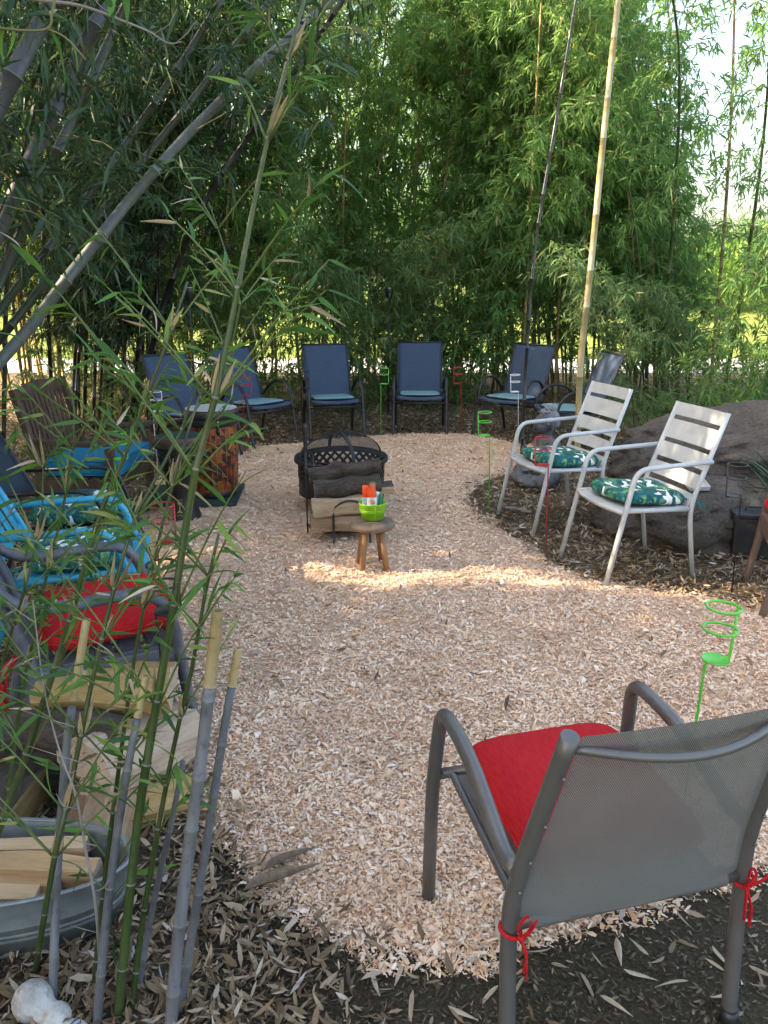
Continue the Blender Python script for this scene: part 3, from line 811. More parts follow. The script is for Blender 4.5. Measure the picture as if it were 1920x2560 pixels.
M['grey_paint'] = plain('grey_paint', (0.085, 0.09, 0.112), 0.6, 0.0, 0.3, 7, 0.25, 50, dirt=(0.19, 0.175, 0.16), dirt_amt=0.5)
M['taupe_metal'] = plain('taupe_metal', (0.135, 0.13, 0.126), 0.36, 0.35, 0.1, 5, 0.05, 120, dirt=(0.09, 0.08, 0.07), dirt_amt=0.4)
M['brown_paint'] = wood_mat('brown_paint', (0.10, 0.062, 0.045), (0.18, 0.125, 0.1), (0.04, 0.026, 0.02), 0.6)

def palm_print():
    """white cotton printed with overlapping blue-green palm fronds"""
    n = NT('palm_print'); v0 = n.coord('Object', (1, 1, 1))
    wn_ = n.n('TexNoise'); n.l(v0, wn_.inputs['Vector']); wn_.inputs['Scale'].default_value = 9
    ad = n.n('VectorMath', operation='MULTIPLY_ADD'); n.l(wn_.outputs['Color'], ad.inputs[0]); ad.inputs[1].default_value = (.09, .09, .09); n.l(v0, ad.inputs[2])
    mp = n.n('Mapping'); mp.inputs['Scale'].default_value = (21, 36, 22); mp.inputs['Rotation'].default_value = (0, 0, 0.5); n.l(ad.outputs[0], mp.inputs[0])
    vo = n.n('TexVoronoi'); vo.inputs['Scale'].default_value = 1.0; n.l(mp.outputs[0], vo.inputs['Vector'])
    sp = n.n('SeparateColor'); n.l(vo.outputs['Color'], sp.inputs[0])
    base = n.ramp(sp.outputs[0], [(0, (0.006, 0.07, 0.085)), (0.25, (0.008, 0.12, 0.17)), (0.45, (0.012, 0.15, 0.10)), (0.55, (0.05, 0.21, 0.09)), (0.70, (0.20, 0.38, 0.14)), (0.84, (0.78, 0.79, 0.76))], 'CONSTANT')
    # fine veins running along each frond at its own angle
    ang = n.math('MULTIPLY', sp.outputs[1], 6.28)
    xy = n.n('SeparateXYZ'); n.l(ad.outputs[0], xy.inputs[0])
    s_ = n.math('ADD', n.math('MULTIPLY', xy.outputs[0], n.math('COSINE', ang)), n.math('MULTIPLY', xy.outputs[1], n.math('SINE', ang)))
    st = n.math('ADD', n.math('MULTIPLY', n.math('SINE', n.math('MULTIPLY', s_, 420)), 0.5), 0.5)
    dark = n.mix(n.math('MULTIPLY', st, 0.6), base, n.mix(0.5, base, (0.004, 0.05, 0.07)))
    v2 = n.n('TexVoronoi'); v2.inputs['Scale'].default_value = 2.3; n.l(mp.outputs[0], v2.inputs['Vector']); s2 = n.n('SeparateColor'); n.l(v2.outputs['Color'], s2.inputs[0])
    dark = n.mix(0.5, dark, n.ramp(s2.outputs[0], [(0, (.006, .07, .08)), (.4, (.01, .13, .15)), (.65, (.05, .2, .09)), (.85, (.22, .4, .16))], 'CONSTANT'))
    isw = n.math('GREATER_THAN', sp.outputs[0], 0.84)
    c = n.mix(isw, dark, base)
    return n.done(n.bsdf(c, 0.8, 0, 0.2, n.noise(v0, 300, 2), 0.2, 0.002))
M['palm_print'] = palm_print()
M['tie_teal'] = fabric('tie_teal', (0.01, 0.12, 0.12), (0.03, 0.2, 0.16), 200)

def cushion_mb(w, d, h, e=0.55, seat_sag=0.0, lump=0.006, seed=0.0, nu=40, nv=14):
    """a stuffed cushion: rounded outline, seam round the middle, soft dents"""
    m = MB(); vs = []
    sg = lambda x: math.copysign(abs(x) ** e, x)
    for j in range(nv + 1):
        t = -pi / 2 + pi * j / nv
        ct = max(0.0, cos(t)) ** 0.42; zz = math.copysign(abs(sin(t)) ** 0.9, t) * h / 2
        for k in range(nu):
            a = 2 * pi * k / nu
            x, y = w / 2 * ct * sg(cos(a)), d / 2 * ct * sg(sin(a))
            q = noise.noise(Vector((x * 7 + seed, y * 7, zz * 9 + seed))) * lump
            z = zz + q - seat_sag * math.exp(-((x / w) ** 2 + (y / d) ** 2) * 9) * (1 if zz > 0 else 0)
            vs.append((x, y, z))
    fs = [(j * nu + k, j * nu + (k + 1) % nu, (j + 1) * nu + (k + 1) % nu, (j + 1) * nu + k) for j in range(nv) for k in range(nu)]
    return m.add(vs, fs, 0, True)
def place_on(base, rz, loc):
    return Matrix.Translation(Vector(base)) @ Matrix.Rotation(rz, 4, 'Z') @ Vector(loc)

# --- six blue sling chairs
def sling_profile(z_front=0.415):
    return smooth_path([(0, .255, z_front - .03), (0, .235, z_front), (0, .05, z_front - .02), (0, -.16, z_front - .035), (0, -.215, z_front + .01), (0, -.25, z_front + .10), (0, -.335, z_front + .32), (0, -.415, z_front + .515)], 4)
def sling_chair(name, label, group):
    t = thing(name, label, 'chair', (0, 0, 0), 0, group)
    pr = sling_profile(); n = len(pr) - 1
    m = MB()
    def fn(u, v):
        k = v * n; i = min(int(k), n - 1); p = pr[i].lerp(pr[i + 1], k - i)
        return (-.235 + .47 * u, p.y, p.z - 0.012 * sin(pi * u) * (1 if v < .5 else .4))
    m.sheet(fn, 10, n)
    m.build('sling', M['navy_sling'], t, solid=0.006)
    for s in (-1, 1):
        m = MB(); m.tube([(s * .245, p.y, p.z) for p in pr], .011, 8, (1, 0, 0), 0.9)
        m.build('side_rail', M['black_metal'], t)
        m = MB()
        m.tube(smooth_path([(s * .285, .31, 0), (s * .283, .262, .22), (s * .28, .225, .42), (s * .28, .19, .52), (s * .28, .11, .592), (s * .28, .02, .605), (s * .278, -.08, .575), (s * .268, -.17, .50), (s * .258, -.225, .44)], 5), .0125, 8, (1, 0, 0), 1.45)
        m.build('arm', M['black_metal'], t)
        m = MB()
        m.tube(smooth_path([(s * .262, -.08, .385), (s * .265, -.16, .36), (s * .27, -.24, .20), (s * .272, -.30, 0)], 5), .0125, 8, (1, 0, 0), 1.35)
        m.build('leg', M['black_metal'], t)
        m = MB(); m.tube([(s * .262, .215, .395), (s * .262, -.1, .372)], .011, 6); m.build('seat_rail', M['black_metal'], t)
    m = MB(); m.tube([(-.28, .245, .345), (.28, .245, .345)], .011, 6); m.tube([(-.262, -.2, .29), (.262, -.2, .29)], .010, 6)
    m.build('crossbar', M['black_metal'], t)
    m = MB(); m.tube([(-.245, -.415, .928), (.245, -.415, .928)], .011, 6); m.build('top_bar', M['black_metal'], t)
    return t
def pad(name, label):
    m = cushion_mb(.43, .40, .04, .35, 0.004, .003, 2.0, 36, 10)
    top = m
    o = thing(name, label, 'seat pad', (0, 0, 0), 0, 'thin seat pads on the blue sling chairs')
    top.build('pad_top', M['seat_pad'], o)
    e = MB(); sg = lambda x: math.copysign(abs(x) ** .35, x)
    e.tube([Vector((.217 * sg(cos(2 * pi * k / 40)), .202 * sg(sin(2 * pi * k / 40)), -.009)) for k in range(40)], .010, 6, closed=True)
    e.build('piping', M['pad_edge'], o)
    return o
BLUE = [(-1.77, 7.43, .766, -.643, 'blue sling chair farthest left, half hidden behind the tall drum'),
        (-1.30, 8.13, .72, -.69, 'blue sling chair second from the left, with a red cup stake before it'),
        (-.55, 8.46, .24, -.97, 'blue sling chair directly behind the black fire pit'),
        (.39, 8.73, -.03, -1, 'blue sling chair facing the camera squarely, between green and red stakes'),
        (1.36, 8.48, -.66, -.75, 'dark blue sling chair partly behind the thin black bamboo pole'),
        (1.79, 7.72, -.985, -.17, 'dark blue sling chair behind the statue and the pale bamboo pole')]
GB = 'blue sling chairs round the far side of the clearing'
proto = sling_chair('sling_chair', BLUE[0][4], GB)
pproto = pad('seat_pad', 'x')
TREE[proto.name] = kids(proto); TREE[pproto.name] = kids(pproto)
padlab = ['leftmost blue chair', 'second blue chair from the left', 'blue chair behind the fire pit', 'blue chair that faces the camera squarely', 'blue chair behind the thin black pole', 'blue chair behind the grey statue']
for i, (x, y, fx, fy, lab) in enumerate(BLUE):
    a = face_angle(fx, fy)
    c = proto if i == 0 else dup(proto, (x, y, 0), a, lab)
    c.location = (x, y, 0); c.rotation_euler = (0, 0, a)
    p = pproto if i == 0 else dup(pproto, (0, 0, 0), 0)
    p['label'] = 'pale teal seat pad on the ' + padlab[i]
    p.location = place_on((x, y, 0), a, (0, .03, .418)); p.rotation_euler = (radians(3), 0, a)

# --- two white slatted chairs
def slat_chair(name, label, group):
    t = thing(name, label, 'chair', (0, 0, 0), 0, group)
    for s in (-1, 1):
        m = MB()
        m.tube(fillet([(s * .262, .295, 0), (s * .258, .205, .42), (s * .256, .155, .655), (s * .256, -.305, .672)], [.3, .075], 6), .0135, 8, (1, 0, 0), 1.25)
        m.build('arm', M['white_metal'], t)
        m = MB()
        m.tube(fillet([(s * .238, -.275, 0), (s * .238, -.215, .36), (s * .236, -.225, .46), (s * .226, -.395, .93)], .08, 5), .0135, 8, (1, 0, 0), 1.0)
        m.build('back_post', M['white_metal'], t)
        m = MB(); m.tube([(s * .245, .21, .425), (s * .235, -.21, .405)], .012, 8); m.build('seat_rail', M['white_metal'], t)
    m = MB()
    def fs(u, v):
        x = -.235 + .47 * u; y = -.21 + v * (.43 + .03 * sin(pi * u))
        return (x, y, .412 + .018 * v - .012 * sin(pi * u) * sin(pi * v) - .022 * max(0, v - .88) / .12)
    m.sheet(fs, 14, 14); m.build('seat', M['white_metal'], t, solid=0.008)
    m = MB(); m.tube([(-.25 + .5 * k / 12, .215 + .03 * sin(pi * k / 12), .418) for k in range(13)], .011, 8); m.build('front_rail', M['white_metal'], t)
    # back slats lie along the raked posts; s is the distance up the rake
    a, b = Vector((0, -.232, .48)), Vector((0, -.393, .925)); ax = (b - a).normalized(); Lr = (b - a).length; nrm = Vector((1, 0, 0)).cross(ax)
    for lo, hi in ((-.10, .005), (.035, .115), (.145, .235), (.262, .375), (.402, Lr + .004)):
        m = MB()
        def f2(u, v, lo=lo, hi=hi):
            x = -.222 + .444 * u; p = a + ax * (lo + (hi - lo) * v)
            return (x, p.y - .010 * sin(pi * u), p.z)
        m.sheet(f2, 6, 1, smooth=False); m.build('back_slat', M['white_metal'], t, solid=0.005)
    return t
WHITE = [(1.43, 4.43, -.965, -.26, 'white slatted metal chair nearer the camera, dappled with sun on its back'),
         (1.18, 5.36, -.95, -.31, 'white slatted metal chair farther off, in front of the grey statue')]
GW = 'white slatted chairs before the boulders'
wp = slat_chair('slatted_chair', WHITE[0][4], GW); TREE[wp.name] = kids(wp)
def ties(mb, c, mat_r=.004, L=.09):
    for k in range(4):
        a = rnd.uniform(0, 6.28)
        mb.tube(smooth_path([c, Vector(c) + Vector((cos(a) * L * .5, sin(a) * L * .5, .012)), Vector(c) + Vector((cos(a) * L, sin(a) * L, -.03))], 3), mat_r, 5, None, 1.6)
def palm_cushion(label, seed, w=.45, d=.44, h=.085):
    o = thing('palm_cushion', label, 'cushion', (0, 0, 0), 0, 'cushions printed with palm leaves')
    cushion_mb(w, d, h, .5, .012, .012, seed).build('cover', M['palm_print'], o)
    m = MB(); ties(m, (w * .42, -d * .5, -.01)); m.build('tie', M['tie_teal'], o)
    m = MB(); ties(m, (-w * .42, -d * .5, -.01)); m.build('tie', M['tie_teal'], o)
    return o
for i, (x, y, fx, fy, lab) in enumerate(WHITE):
    a = face_angle(fx, fy)
    c = wp if i == 0 else dup(wp, (x, y, 0), a, lab)
    c.location = (x, y, 0); c.rotation_euler = (0, 0, a)
    p = palm_cushion(['palm leaf cushion on the nearer white chair', 'palm leaf cushion on the farther white chair by the statue'][i], 3.0 + 9 * i)
    p.location = place_on((x, y, 0), a, (0, -.02, .462)); p.rotation_euler = (radians(3), 0, a + .05 * i)

# --- tube chairs on the left: turquoise one and the black one behind it
def tube_chair(name, label, metal, r, w=.27, sling=None):
    t = thing(name, label, 'chair'); t.scale = (1, 1.16, 1)
    for s in (-1, 1):
        m = MB()
        m.tube(fillet([(s * w, .30, 0), (s * w, .20, .42), (s * w, .15, .615), (s * w, -.27, .60)], [.3, .1], 6), r, 10, (1, 0, 0)); m.build('arm', metal, t)
        m = MB()
        m.tube(fillet([(s * (w - .02), -.33, 0), (s * (w - .02), -.20, .36), (s * (w - .02), -.235, .50), (s * (w - .02), -.42, .96)], .1, 5), r, 10, (1, 0, 0)); m.build('back_post', metal, t)
        m = MB(); m.tube([(s * (w - .012), .205, .415), (s * (w - .02), -.2, .39)], r * .9, 8); m.build('seat_rail', metal, t)
    m = MB(); m.tube(fillet([(-w, .208, .41), (-w + .01, .25, .405), (w - .01, .25, .405), (w, .208, .41)], .03, 4), r * .9, 8); m.build('front_bar', metal, t)
    m = MB(); m.tube(fillet([(-w + .02, -.42, .955), (-w + .05, -.428, .975), (w - .05, -.428, .975), (w - .02, -.42, .955)], .03, 4), r, 8); m.build('top_bar', metal, t)
    m = MB(); m.sheet(lambda u, v: ((-w + .02) + (2 * w - .04) * u, -.2 + .44 * v, .398 + .012 * v - .01 * sin(pi * u)), 8, 8); m.build('seat', sling or metal, t, solid=.006)
    a, b = Vector((0, -.237, .5)), Vector((0, -.415, .945))
    if sling:
        m = MB(); m.sheet(lambda u, v: ((-w + .03) + (2 * w - .06) * u, a.y + (b.y - a.y) * v - .012 * sin(pi * u), a.z + (b.z - a.z) * v), 8, 6); m.build('back_panel', sling, t, solid=.005)
    else:
        for k in range(5):
            x = (-w + .075) + (2 * w - .15) * k / 4
            m = MB(); m.bar((x, a.y, a.z - .02), (x, b.y, b.z + .01), .062, .005, (0, -1, -.3)); m.build('back_slat', metal, t, bevel=.002)
        for q in (0.0, 1.0):
            p = a.lerp(b, q); m = MB(); m.bar((-w + .02, p.y - .004, p.z), (w - .02, p.y - .004, p.z), .04, .007, (0, -1, -.3)); m.build('back_rail', metal, t, bevel=.002)
    return t
A1 = face_angle(.97, .23)
t = tube_chair('tube_chair', 'bright turquoise tube metal chair with palm leaf cushion', M['turquoise_metal'], .0155)
t.location = (-1.40, 3.46, 0); t.rotation_euler = (0, 0, A1)
p = palm_cushion('palm leaf cushion on the turquoise chair', 31.0, .46, .45, .10); p.location = place_on((-1.40, 3.46, 0), A1, (0, .02, .455)); p.rotation_euler = (radians(2), 0, A1)
A2 = face_angle(.985, .12)
t = tube_chair('tube_chair', 'black tube metal chair with dark sling, between turquoise chair and wooden armchair', M['black_metal'], .0105, sling=fabric('dark_sling', (.02, .03, .045), (.045, .06, .08)))
t.location = (-1.66, 4.12, 0); t.rotation_euler = (0, 0, A2)
p = palm_cushion('palm leaf cushion on the black tube chair', 47.0, .46, .45, .11); p.location = place_on((-1.66, 4.12, 0), A2, (0, .02, .46)); p.rotation_euler = (radians(2), 0, A2)

# --- dark wooden armchair with slatted back
A3 = face_angle(1.0, -.04)
t = thing('wooden_armchair', 'dark brown wooden armchair with slatted back and turquoise cushion', 'armchair', (-2.00, 5.45, 0), A3); t.scale = (1, .88, .95)
w = .365
for s in (-1, 1):
    m = MB(); m.box((s * w, .27, .30), (.055, .06, .60)); m.build('leg', M['dark_wood'], t, bevel=.006)
    m = MB(); m.tube(fillet([(s * w, -.30, 0), (s * w, -.26, .42), (s * w, -.40, 1.0)], .2, 5), .032, 4, (1, 0, 0)); m.build('back_post', M['dark_wood'], t, bevel=.004)
    m = MB(); q = [(s * w, -.32, .655), (s * w, -.1, .64), (s * w, .12, .63), (s * (w + .01), .33, .645)]
    P_ = smooth_path(q, 4); m.tube(P_, [.022] * len(P_), 4, (1, 0, 0), 2.0); m.build('armrest', M['dark_wood'], t, bevel=.004)
    m = MB(); m.bar((s * w, .25, .34), (s * w, -.26, .34), .03, .08); m.build('seat_rail', M['dark_wood'], t, bevel=.004)
m = MB(); m.bar((-w + .03, .275, .335), (w - .03, .275, .335), .035, .09); m.build('front_rail', M['dark_wood'], t, bevel=.004)
for k in range(6):
    y = -.22 + .09 * k; m = MB(); m.bar((-w + .01, y, .385), (w - .01, y, .385), .07, .018); m.build('seat_slat', M['dark_wood'], t, bevel=.003)
a, b = Vector((0, -.30, .46)), Vector((0, -.385, .90))
m = MB(); m.sheet(lambda u, v: (-w + .02 + (2 * w - .04) * u, -.395 - .015 * v - .02 * sin(pi * u), .875 + .10 * v + .04 * sin(pi * u)), 14, 2); m.build('top_rail', M['dark_wood'], t, solid=.03)
m = MB(); m.bar((-w + .02, -.295, .47), (w - .02, -.295, .47), .03, .06); m.build('lower_rail', M['dark_wood'], t, bevel=.004)
for k in range(11):
    x = -w + .075 + (2 * w - .15) * k / 10
    m = MB(); m.bar((x, a.y, a.z), (x, b.y - .02 * sin(pi * k / 10), b.z + .04 * sin(pi * k / 10)), .034, .014, (0, -1, 0)); m.build('back_slat', M['dark_wood'], t, bevel=.002)
o = thing('seat_cushion', 'thick square turquoise cushion on the dark wooden armchair', 'cushion', place_on((-2.00, 5.45, 0), A3, (0, .026, .430)), A3); o.scale = (1, .88, .95)
m = MB(); m.box((0, 0, 0), (.655, .56, .10)); m.build('cover', M['turquoise_cloth'], o, bevel=.018)
m = MB()
for z in (-.048, .048):
    m.tube(fillet([(0, -.278, z), (-.326, -.278, z), (-.326, .278, z), (.326, .278, z), (.326, -.278, z), (0, -.278, z)], .02, 3), .005, 6)
m.build('piping', M['turquoise_cloth'], o)

# --- grey painted armchair with red cushion (left), its brown twin at the right edge
def loop_armchair(name, label, paint, x, y, a):
    t = thing(name, label, 'armchair', (x, y, 0), a)
    w = .275
    for s in (-1, 1):
        m = MB()
        m.tube(smooth_path([(s * (w - .01), -.40, .98), (s * (w - .005), -.345, .84), (s * w, -.30, .72), (s * w, -.225, .645), (s * w, -.10, .625), (s * w, .06, .63), (s * w, .155, .615), (s * w, .215, .555), (s * w, .24, .45), (s * w, .265, .22), (s * w, .30, 0)], 5), .020, 8, (1, 0, 0), 1.5)
        m.build('arm', paint, t)
        m = MB()
        m.tube(smooth_path([(s * (w - .035), -.40, .985), (s * (w - .03), -.31, .72), (s * (w - .025), -.235, .47), (s * (w - .02), -.235, .33), (s * (w - .01), -.31, 0)], 5), .021, 8, (1, 0, 0), 1.4)
        m.build('back_post', paint, t)
        m = MB(); m.bar((s * (w - .01), .235, .365), (s * (w - .01), -.23, .365), .03, .09); m.build('apron', paint, t, bevel=.006)
    m = MB(); m.bar((-w + .01, .25, .36), (w - .01, .25, .36), .03, .10); m.build('apron', paint, t, bevel=.006)
    for k in range(5):
        yy = -.19 + .095 * k; m = MB(); m.bar((-w + .02, yy, .405), (w - .02, yy, .405), .075, .016); m.build('seat_slat', paint, t, bevel=.003)
    for k in range(5):
        z = .52 + .095 * k; yy = -.255 - (z - .5) * .32
        m = MB(); m.sheet(lambda u, v, z=z, yy=yy: (-w + .04 + (2 * w - .08) * u, yy - .02 * v - .025 * sin(pi * u), z + .075 * v), 8, 1); m.build('back_slat', paint, t, solid=.014)
    return t
def red_cushion(label, base, a, loc, w=.50, d=.50, h=.12, rx=3, seed=5.0):
    o = thing('red_cushion', label, 'cushion', place_on(base, a, loc), a, 'red seat cushions')
    o.rotation_euler = (radians(rx), 0, a)
    cushion_mb(w, d, h, .30, .018, .010, seed, 48, 16).build('cover', M['red_cloth'], o)
    m = MB(); sg = lambda x: math.copysign(abs(x) ** .30, x)
    m.tube([Vector(((w / 2 + .001) * sg(cos(2 * pi * k / 60)), (d / 2 + .001) * sg(sin(2 * pi * k / 60)), 0)) for k in range(60)], .0045, 6, closed=True); m.build('piping', M['red_cloth'], o)
    return o
A4 = face_angle(.89, .45); B4 = (-1.06, 2.68, 0)
loop_armchair('armchair', 'weathered charcoal grey armchair with curved arms and red cushion at the left edge', M['grey_paint'], B4[0], B4[1], A4)
red_cushion('plump red cushion on the charcoal grey armchair at left', B4, A4, (0, .045, .482), .46, .45, .12)
m = MB()
for k in range(3): m.tube(smooth_path([place_on(B4, A4, (.22, -.25, .47)), place_on(B4, A4, (.26 + .01 * k, -.30 - .02 * k, .42)), place_on(B4, A4, (.25 + .02 * k, -.31, .34 - .02 * k))], 3), .006, 5)
mark(m.build('cushion_tie', M['red_cloth']), 'loose red tie hanging from the cushion of the charcoal armchair', 'ribbon')
A5 = face_angle(-.90, .25); B5 = (2.245, 3.86, 0)
loop_armchair('armchair', 'brown wooden armchair cut off by the right edge of the view', M['brown_paint'], B5[0], B5[1], A5)
red_cushion('red cushion on the brown armchair at the right edge', B5, A5, (0, .015, .475), .49, .52, .12, 3, 9.0)
# ------------------------------------------------------------------ the sling chair in the right foreground, seen from behind
def weave():
    n = NT('woven_sling'); tc = n.n('TexCoord'); sp = n.n('SeparateXYZ'); n.l(tc.outputs['UV'], sp.inputs[0])
    K = 2 * pi * 105
    a = n.math('SINE', n.math('MULTIPLY', sp.outputs[0], K)); b = n.math('SINE', n.math('MULTIPLY', sp.outputs[1], K))
    ab = n.math('MULTIPLY', a, b)
    hgt = n.math('ADD', n.math('MULTIPLY', ab, 0.5), 0.5)
    big = n.noise(n.coord('Object'), 5, 4)
    c = n.ramp(hgt, [(0.2, (0.085, 0.085, 0.082)), (0.55, (0.22, 0.216, 0.205)), (0.85, (0.40, 0.39, 0.365))])
    c = n.mix(n.math('MULTIPLY', big, 0.4), c, (0.07, 0.072, 0.07))
    sh = n.bsdf(c, 0.75, 0, 0.2, hgt, 0.6, 0.004)
    tr = n.n('BsdfTransparent'); mx = n.n('MixShader')
    hole = n.math('GREATER_THAN', n.math('MULTIPLY', n.math('ABSOLUTE', n.math('COSINE', n.math('MULTIPLY', sp.outputs[0], K))), n.math('ABSOLUTE', n.math('COSINE', n.math('MULTIPLY', sp.outputs[1], K)))), 0.90)
    n.l(n.math('MULTIPLY', hole, 1.0), mx.inputs[0]); n.l(sh, mx.inputs[1]); n.l(tr.outputs[0], mx.inputs[2])
    return n.done(mx.outputs[0])
M['woven_sling'] = weave()
BF = Vector((0.455, 1.62, 0)); AF = face_angle(-.26, .965)
t = thing('sling_chair', 'large grey tube chair with woven sling seen from behind in the right foreground', 'chair', BF, AF)
w = .275; TM = M['taupe_metal']
backp = [Vector((0, -.245, .40)), Vector((0, -.262, .52)), Vector((0, -.308, .68)), Vector((0, -.362, .885))]
tap = lambda z: .042 * max(0, (z - .45) / .435)
for s in (-1, 1):
    m = MB(); m.tube(smooth_path([(s * w, -.27, 0), (s * w, -.255, .2), (s * w, -.245, .40), (s * (w - .008), -.258, .52), (s * (w - .022), -.300, .68), (s * (w - .042), -.355, .885)], 5), .0175, 12, (1, 0, 0)); m.build('back_post', TM, t)
    m = MB(); m.ring((0, 0, 0), .001, .0005, 3, 3); m = MB()
    m.tube([(s * w, -.27, 0), (s * w, -.2695, .045)], .0205, 12); m.build('foot_cap', M['black_metal'], t)
    m = MB(); m.tube(fillet([(s * w, .262, 0), (s * (w + .003), .238, .40), (s * (w - .010), .212, .625), (s * (w - .008), .02, .615), (s * (w - .004), -.20, .52), (s * (w - .006), -.258, .53)], [.3, .055, .1, .06], 6), .0180, 12, (1, 0, 0)); m.build('arm', TM, t)
    m = MB(); m.tube([(s * w, .262, 0), (s * w, .2615, .012)], .0202, 12); m.build('foot_cap', M['black_metal'], t)
    m = MB(); m.tube(fillet([(s * (w - .012), .235, .415), (s * (w - .045), .225, .425), (s * (w - .045), -.20, .375), (s * (w - .03), -.245, .385)], .03, 4), .010, 8); m.build('seat_rail', TM, t)
    m = MB()
    m.tube([(s * (w - .018 - tap(p.z)), p.y + .002, p.z) for p in smooth_path(backp, 5)], .0075, 8, (1, 0, 0)); m.build('sling_edge', M['woven_sling'], t)
    for q in (.30, .50, .70, .88):
        p = smooth_path(backp, 5)[int(q * 15)]
        m = MB(); m.ball((s * (w - tap(p.z)), p.y - .017, p.z), .0042, 8, 5); m.build('rivet', TM, t)
bp = smooth_path(backp, 6)
def fb(u, v):
    k = v * (len(bp) - 1); i = min(int(k), len(bp) - 2); p = bp[i].lerp(bp[i + 1], k - i)
    ww = w - .018 - tap(p.z)
    return (-ww + 2 * ww * u, p.y - (.028 - .014 * v) * sin(pi * u), p.z + .004 * sin(pi * u) * v)
m = MB(); m.sheet(fb, 24, 24); m.build('back_sling', M['woven_sling'], t)
m = MB(); m.sheet(lambda u, v: (-w + .04 + (2 * w - .08) * u, -.215 + .445 * v, .380 + .045 * v - .022 * sin(pi * u)), 16, 16); m.build('seat_sling', M['woven_sling'], t)
m = MB()
vs_ = []
m.sheet(lambda u, v: (-w + .045 + (2 * w - .09) * v, -.238 + .0215 * sin(2 * pi * u), .392 + .0215 * cos(2 * pi * u)), 14, 20); m.build('rear_roll', M['woven_sling'], t)
m = MB(); m.tube([(-w + .01, -.24, .392), (w - .01, -.24, .392)], .0165, 10); m.build('rear_bar', TM, t)
m = MB(); m.tube([(-w + .02, .232, .425), (w - .02, .232, .425)], .013, 10); m.build('front_bar', TM, t)
m = MB(); m.tube([((-w + .05) + (2 * w - .10) * k / 16, -.350 - .062 * sin(pi * k / 16), .856 - .012 * sin(pi * k / 16)) for k in range(17)], .0088, 10); m.build('back_bow', TM, t)
m = MB(); m.tube([fb(k / 24, 1.0) for k in range(25)], .0052, 8); m.build('top_hem', M['woven_sling'], t)
red_cushion('red cushion on the big sling chair in the right foreground', BF, AF, (.02, .03, .462), .43, .46, .10, 4, 14.0)
def bow(name, c, label, side):
    m = MB(); c = Vector(c)
    def ribbon(pts, wd=.009):
        P_ = smooth_path(pts, 5); m.tube(P_, [wd * .5] * len(P_), 4, None, .28, smooth=False)
    R_ = lambda x, y, z: c + Matrix.Rotation(AF, 3, 'Z') @ Vector((x, y, z))
    m.tube([R_(.021 * cos(q * pi / 8), .021 * sin(q * pi / 8), .006 * sin(q * pi / 8 + side)) for q in range(16)], .0045, 6, closed=True)
    k = (-.012 * side, -.026, 0)
    ribbon([R_(*k), R_(k[0] - .012 * side, k[1] - .012, .03), R_(k[0] - .005 * side, k[1] - .012, .062), R_(k[0] + .012 * side, k[1] - .008, .035), R_(*k)])
    ribbon([R_(*k), R_(k[0] + .03 * side, k[1] - .012, .025), R_(k[0] + .05 * side, k[1] - .01, .04), R_(k[0] + .035 * side, k[1], .005), R_(*k)] if side > 0 else [R_(*k), R_(k[0] + .01, k[1] - .012, .02), R_(k[0] + .025, k[1] - .014, .05), R_(k[0] + .018, k[1] - .006, .02), R_(*k)])
    ribbon([R_(*k), R_(k[0] - .008 * side, k[1] - .012, -.03), R_(k[0] - .004 * side, k[1] - .01, -.075)], .014)
    ribbon([R_(*k), R_(k[0] + .006, k[1] - .014, -.04), R_(k[0] + .012, k[1] - .01, -.095)], .014)
    m.ball(R_(*k), .008, 8, 6)
    return mark(m.build(name, M['red_cloth']), label, 'ribbon', 'red ribbons tying the foreground cushion')
bow('ribbon_tie', place_on(BF, AF, (-w, -.25, .385)), 'red ribbon bow tied round the left rear post of the foreground chair', -1)
bow('ribbon_tie', place_on(BF, AF, (w, -.25, .385)), 'red ribbon bow tied round the right rear post of the foreground chair', 1)
# ------------------------------------------------------------------ fire pit
M['pit_iron'] = plain('pit_iron', (0.022, 0.021, 0.022), 0.5, 0.35, 0.4, 6, 0.2, 60, dirt=(0.05, 0.042, 0.034), dirt_amt=0.4)
M['bark'] = wood_mat('bark', (0.035, 0.027, 0.021), (0.115, 0.09, 0.07), (0.012, 0.009, 0.007), 0.9, (0.25, 1, 1), 26, 0.7, .9, .02)
M['split_pale'] = wood_mat('split_pale', (0.33, 0.22, 0.125), (0.48, 0.355, 0.225), (0.18, 0.10, 0.05), 0.75, (0.12, 1, 1), 34, 0.5, .7, .012)
M['split_pink'] = wood_mat('split_pink', (0.38, 0.265, 0.18), (0.52, 0.39, 0.28), (0.24, 0.14, 0.08), 0.75, (0.12, 1, 1), 30, 0.4, .7, .012)
M['split_brown'] = wood_mat('split_brown', (0.26, 0.16, 0.09), (0.40, 0.27, 0.165), (0.13, 0.075, 0.04), 0.8, (0.12, 1, 1), 30, 0.5, .7, .012)
M['split_gold'] = wood_mat('split_gold', (0.34, 0.21, 0.075), (0.45, 0.31, 0.14), (0.17, 0.09, 0.04), 0.75, (0.12, 1, 1), 24, 0.5, .7, .012)
M['ash'] = plain('ash', (0.22, 0.22, 0.24), 0.95, 0, 0.6, 30)
PIT = (-.31, 5.66, 0)
t = thing('fire_pit', 'round black steel fire pit with diamond cutouts and domed spark screen', 'fire pit', PIT)
Rp = .305
m = MB(); m.lathe([(Rp, .165), (Rp - .012, .13), (Rp - .06, .105), (.12, .09), (0.0, .088)], 40); m.build('bowl', M['pit_iron'], t, solid=.004)
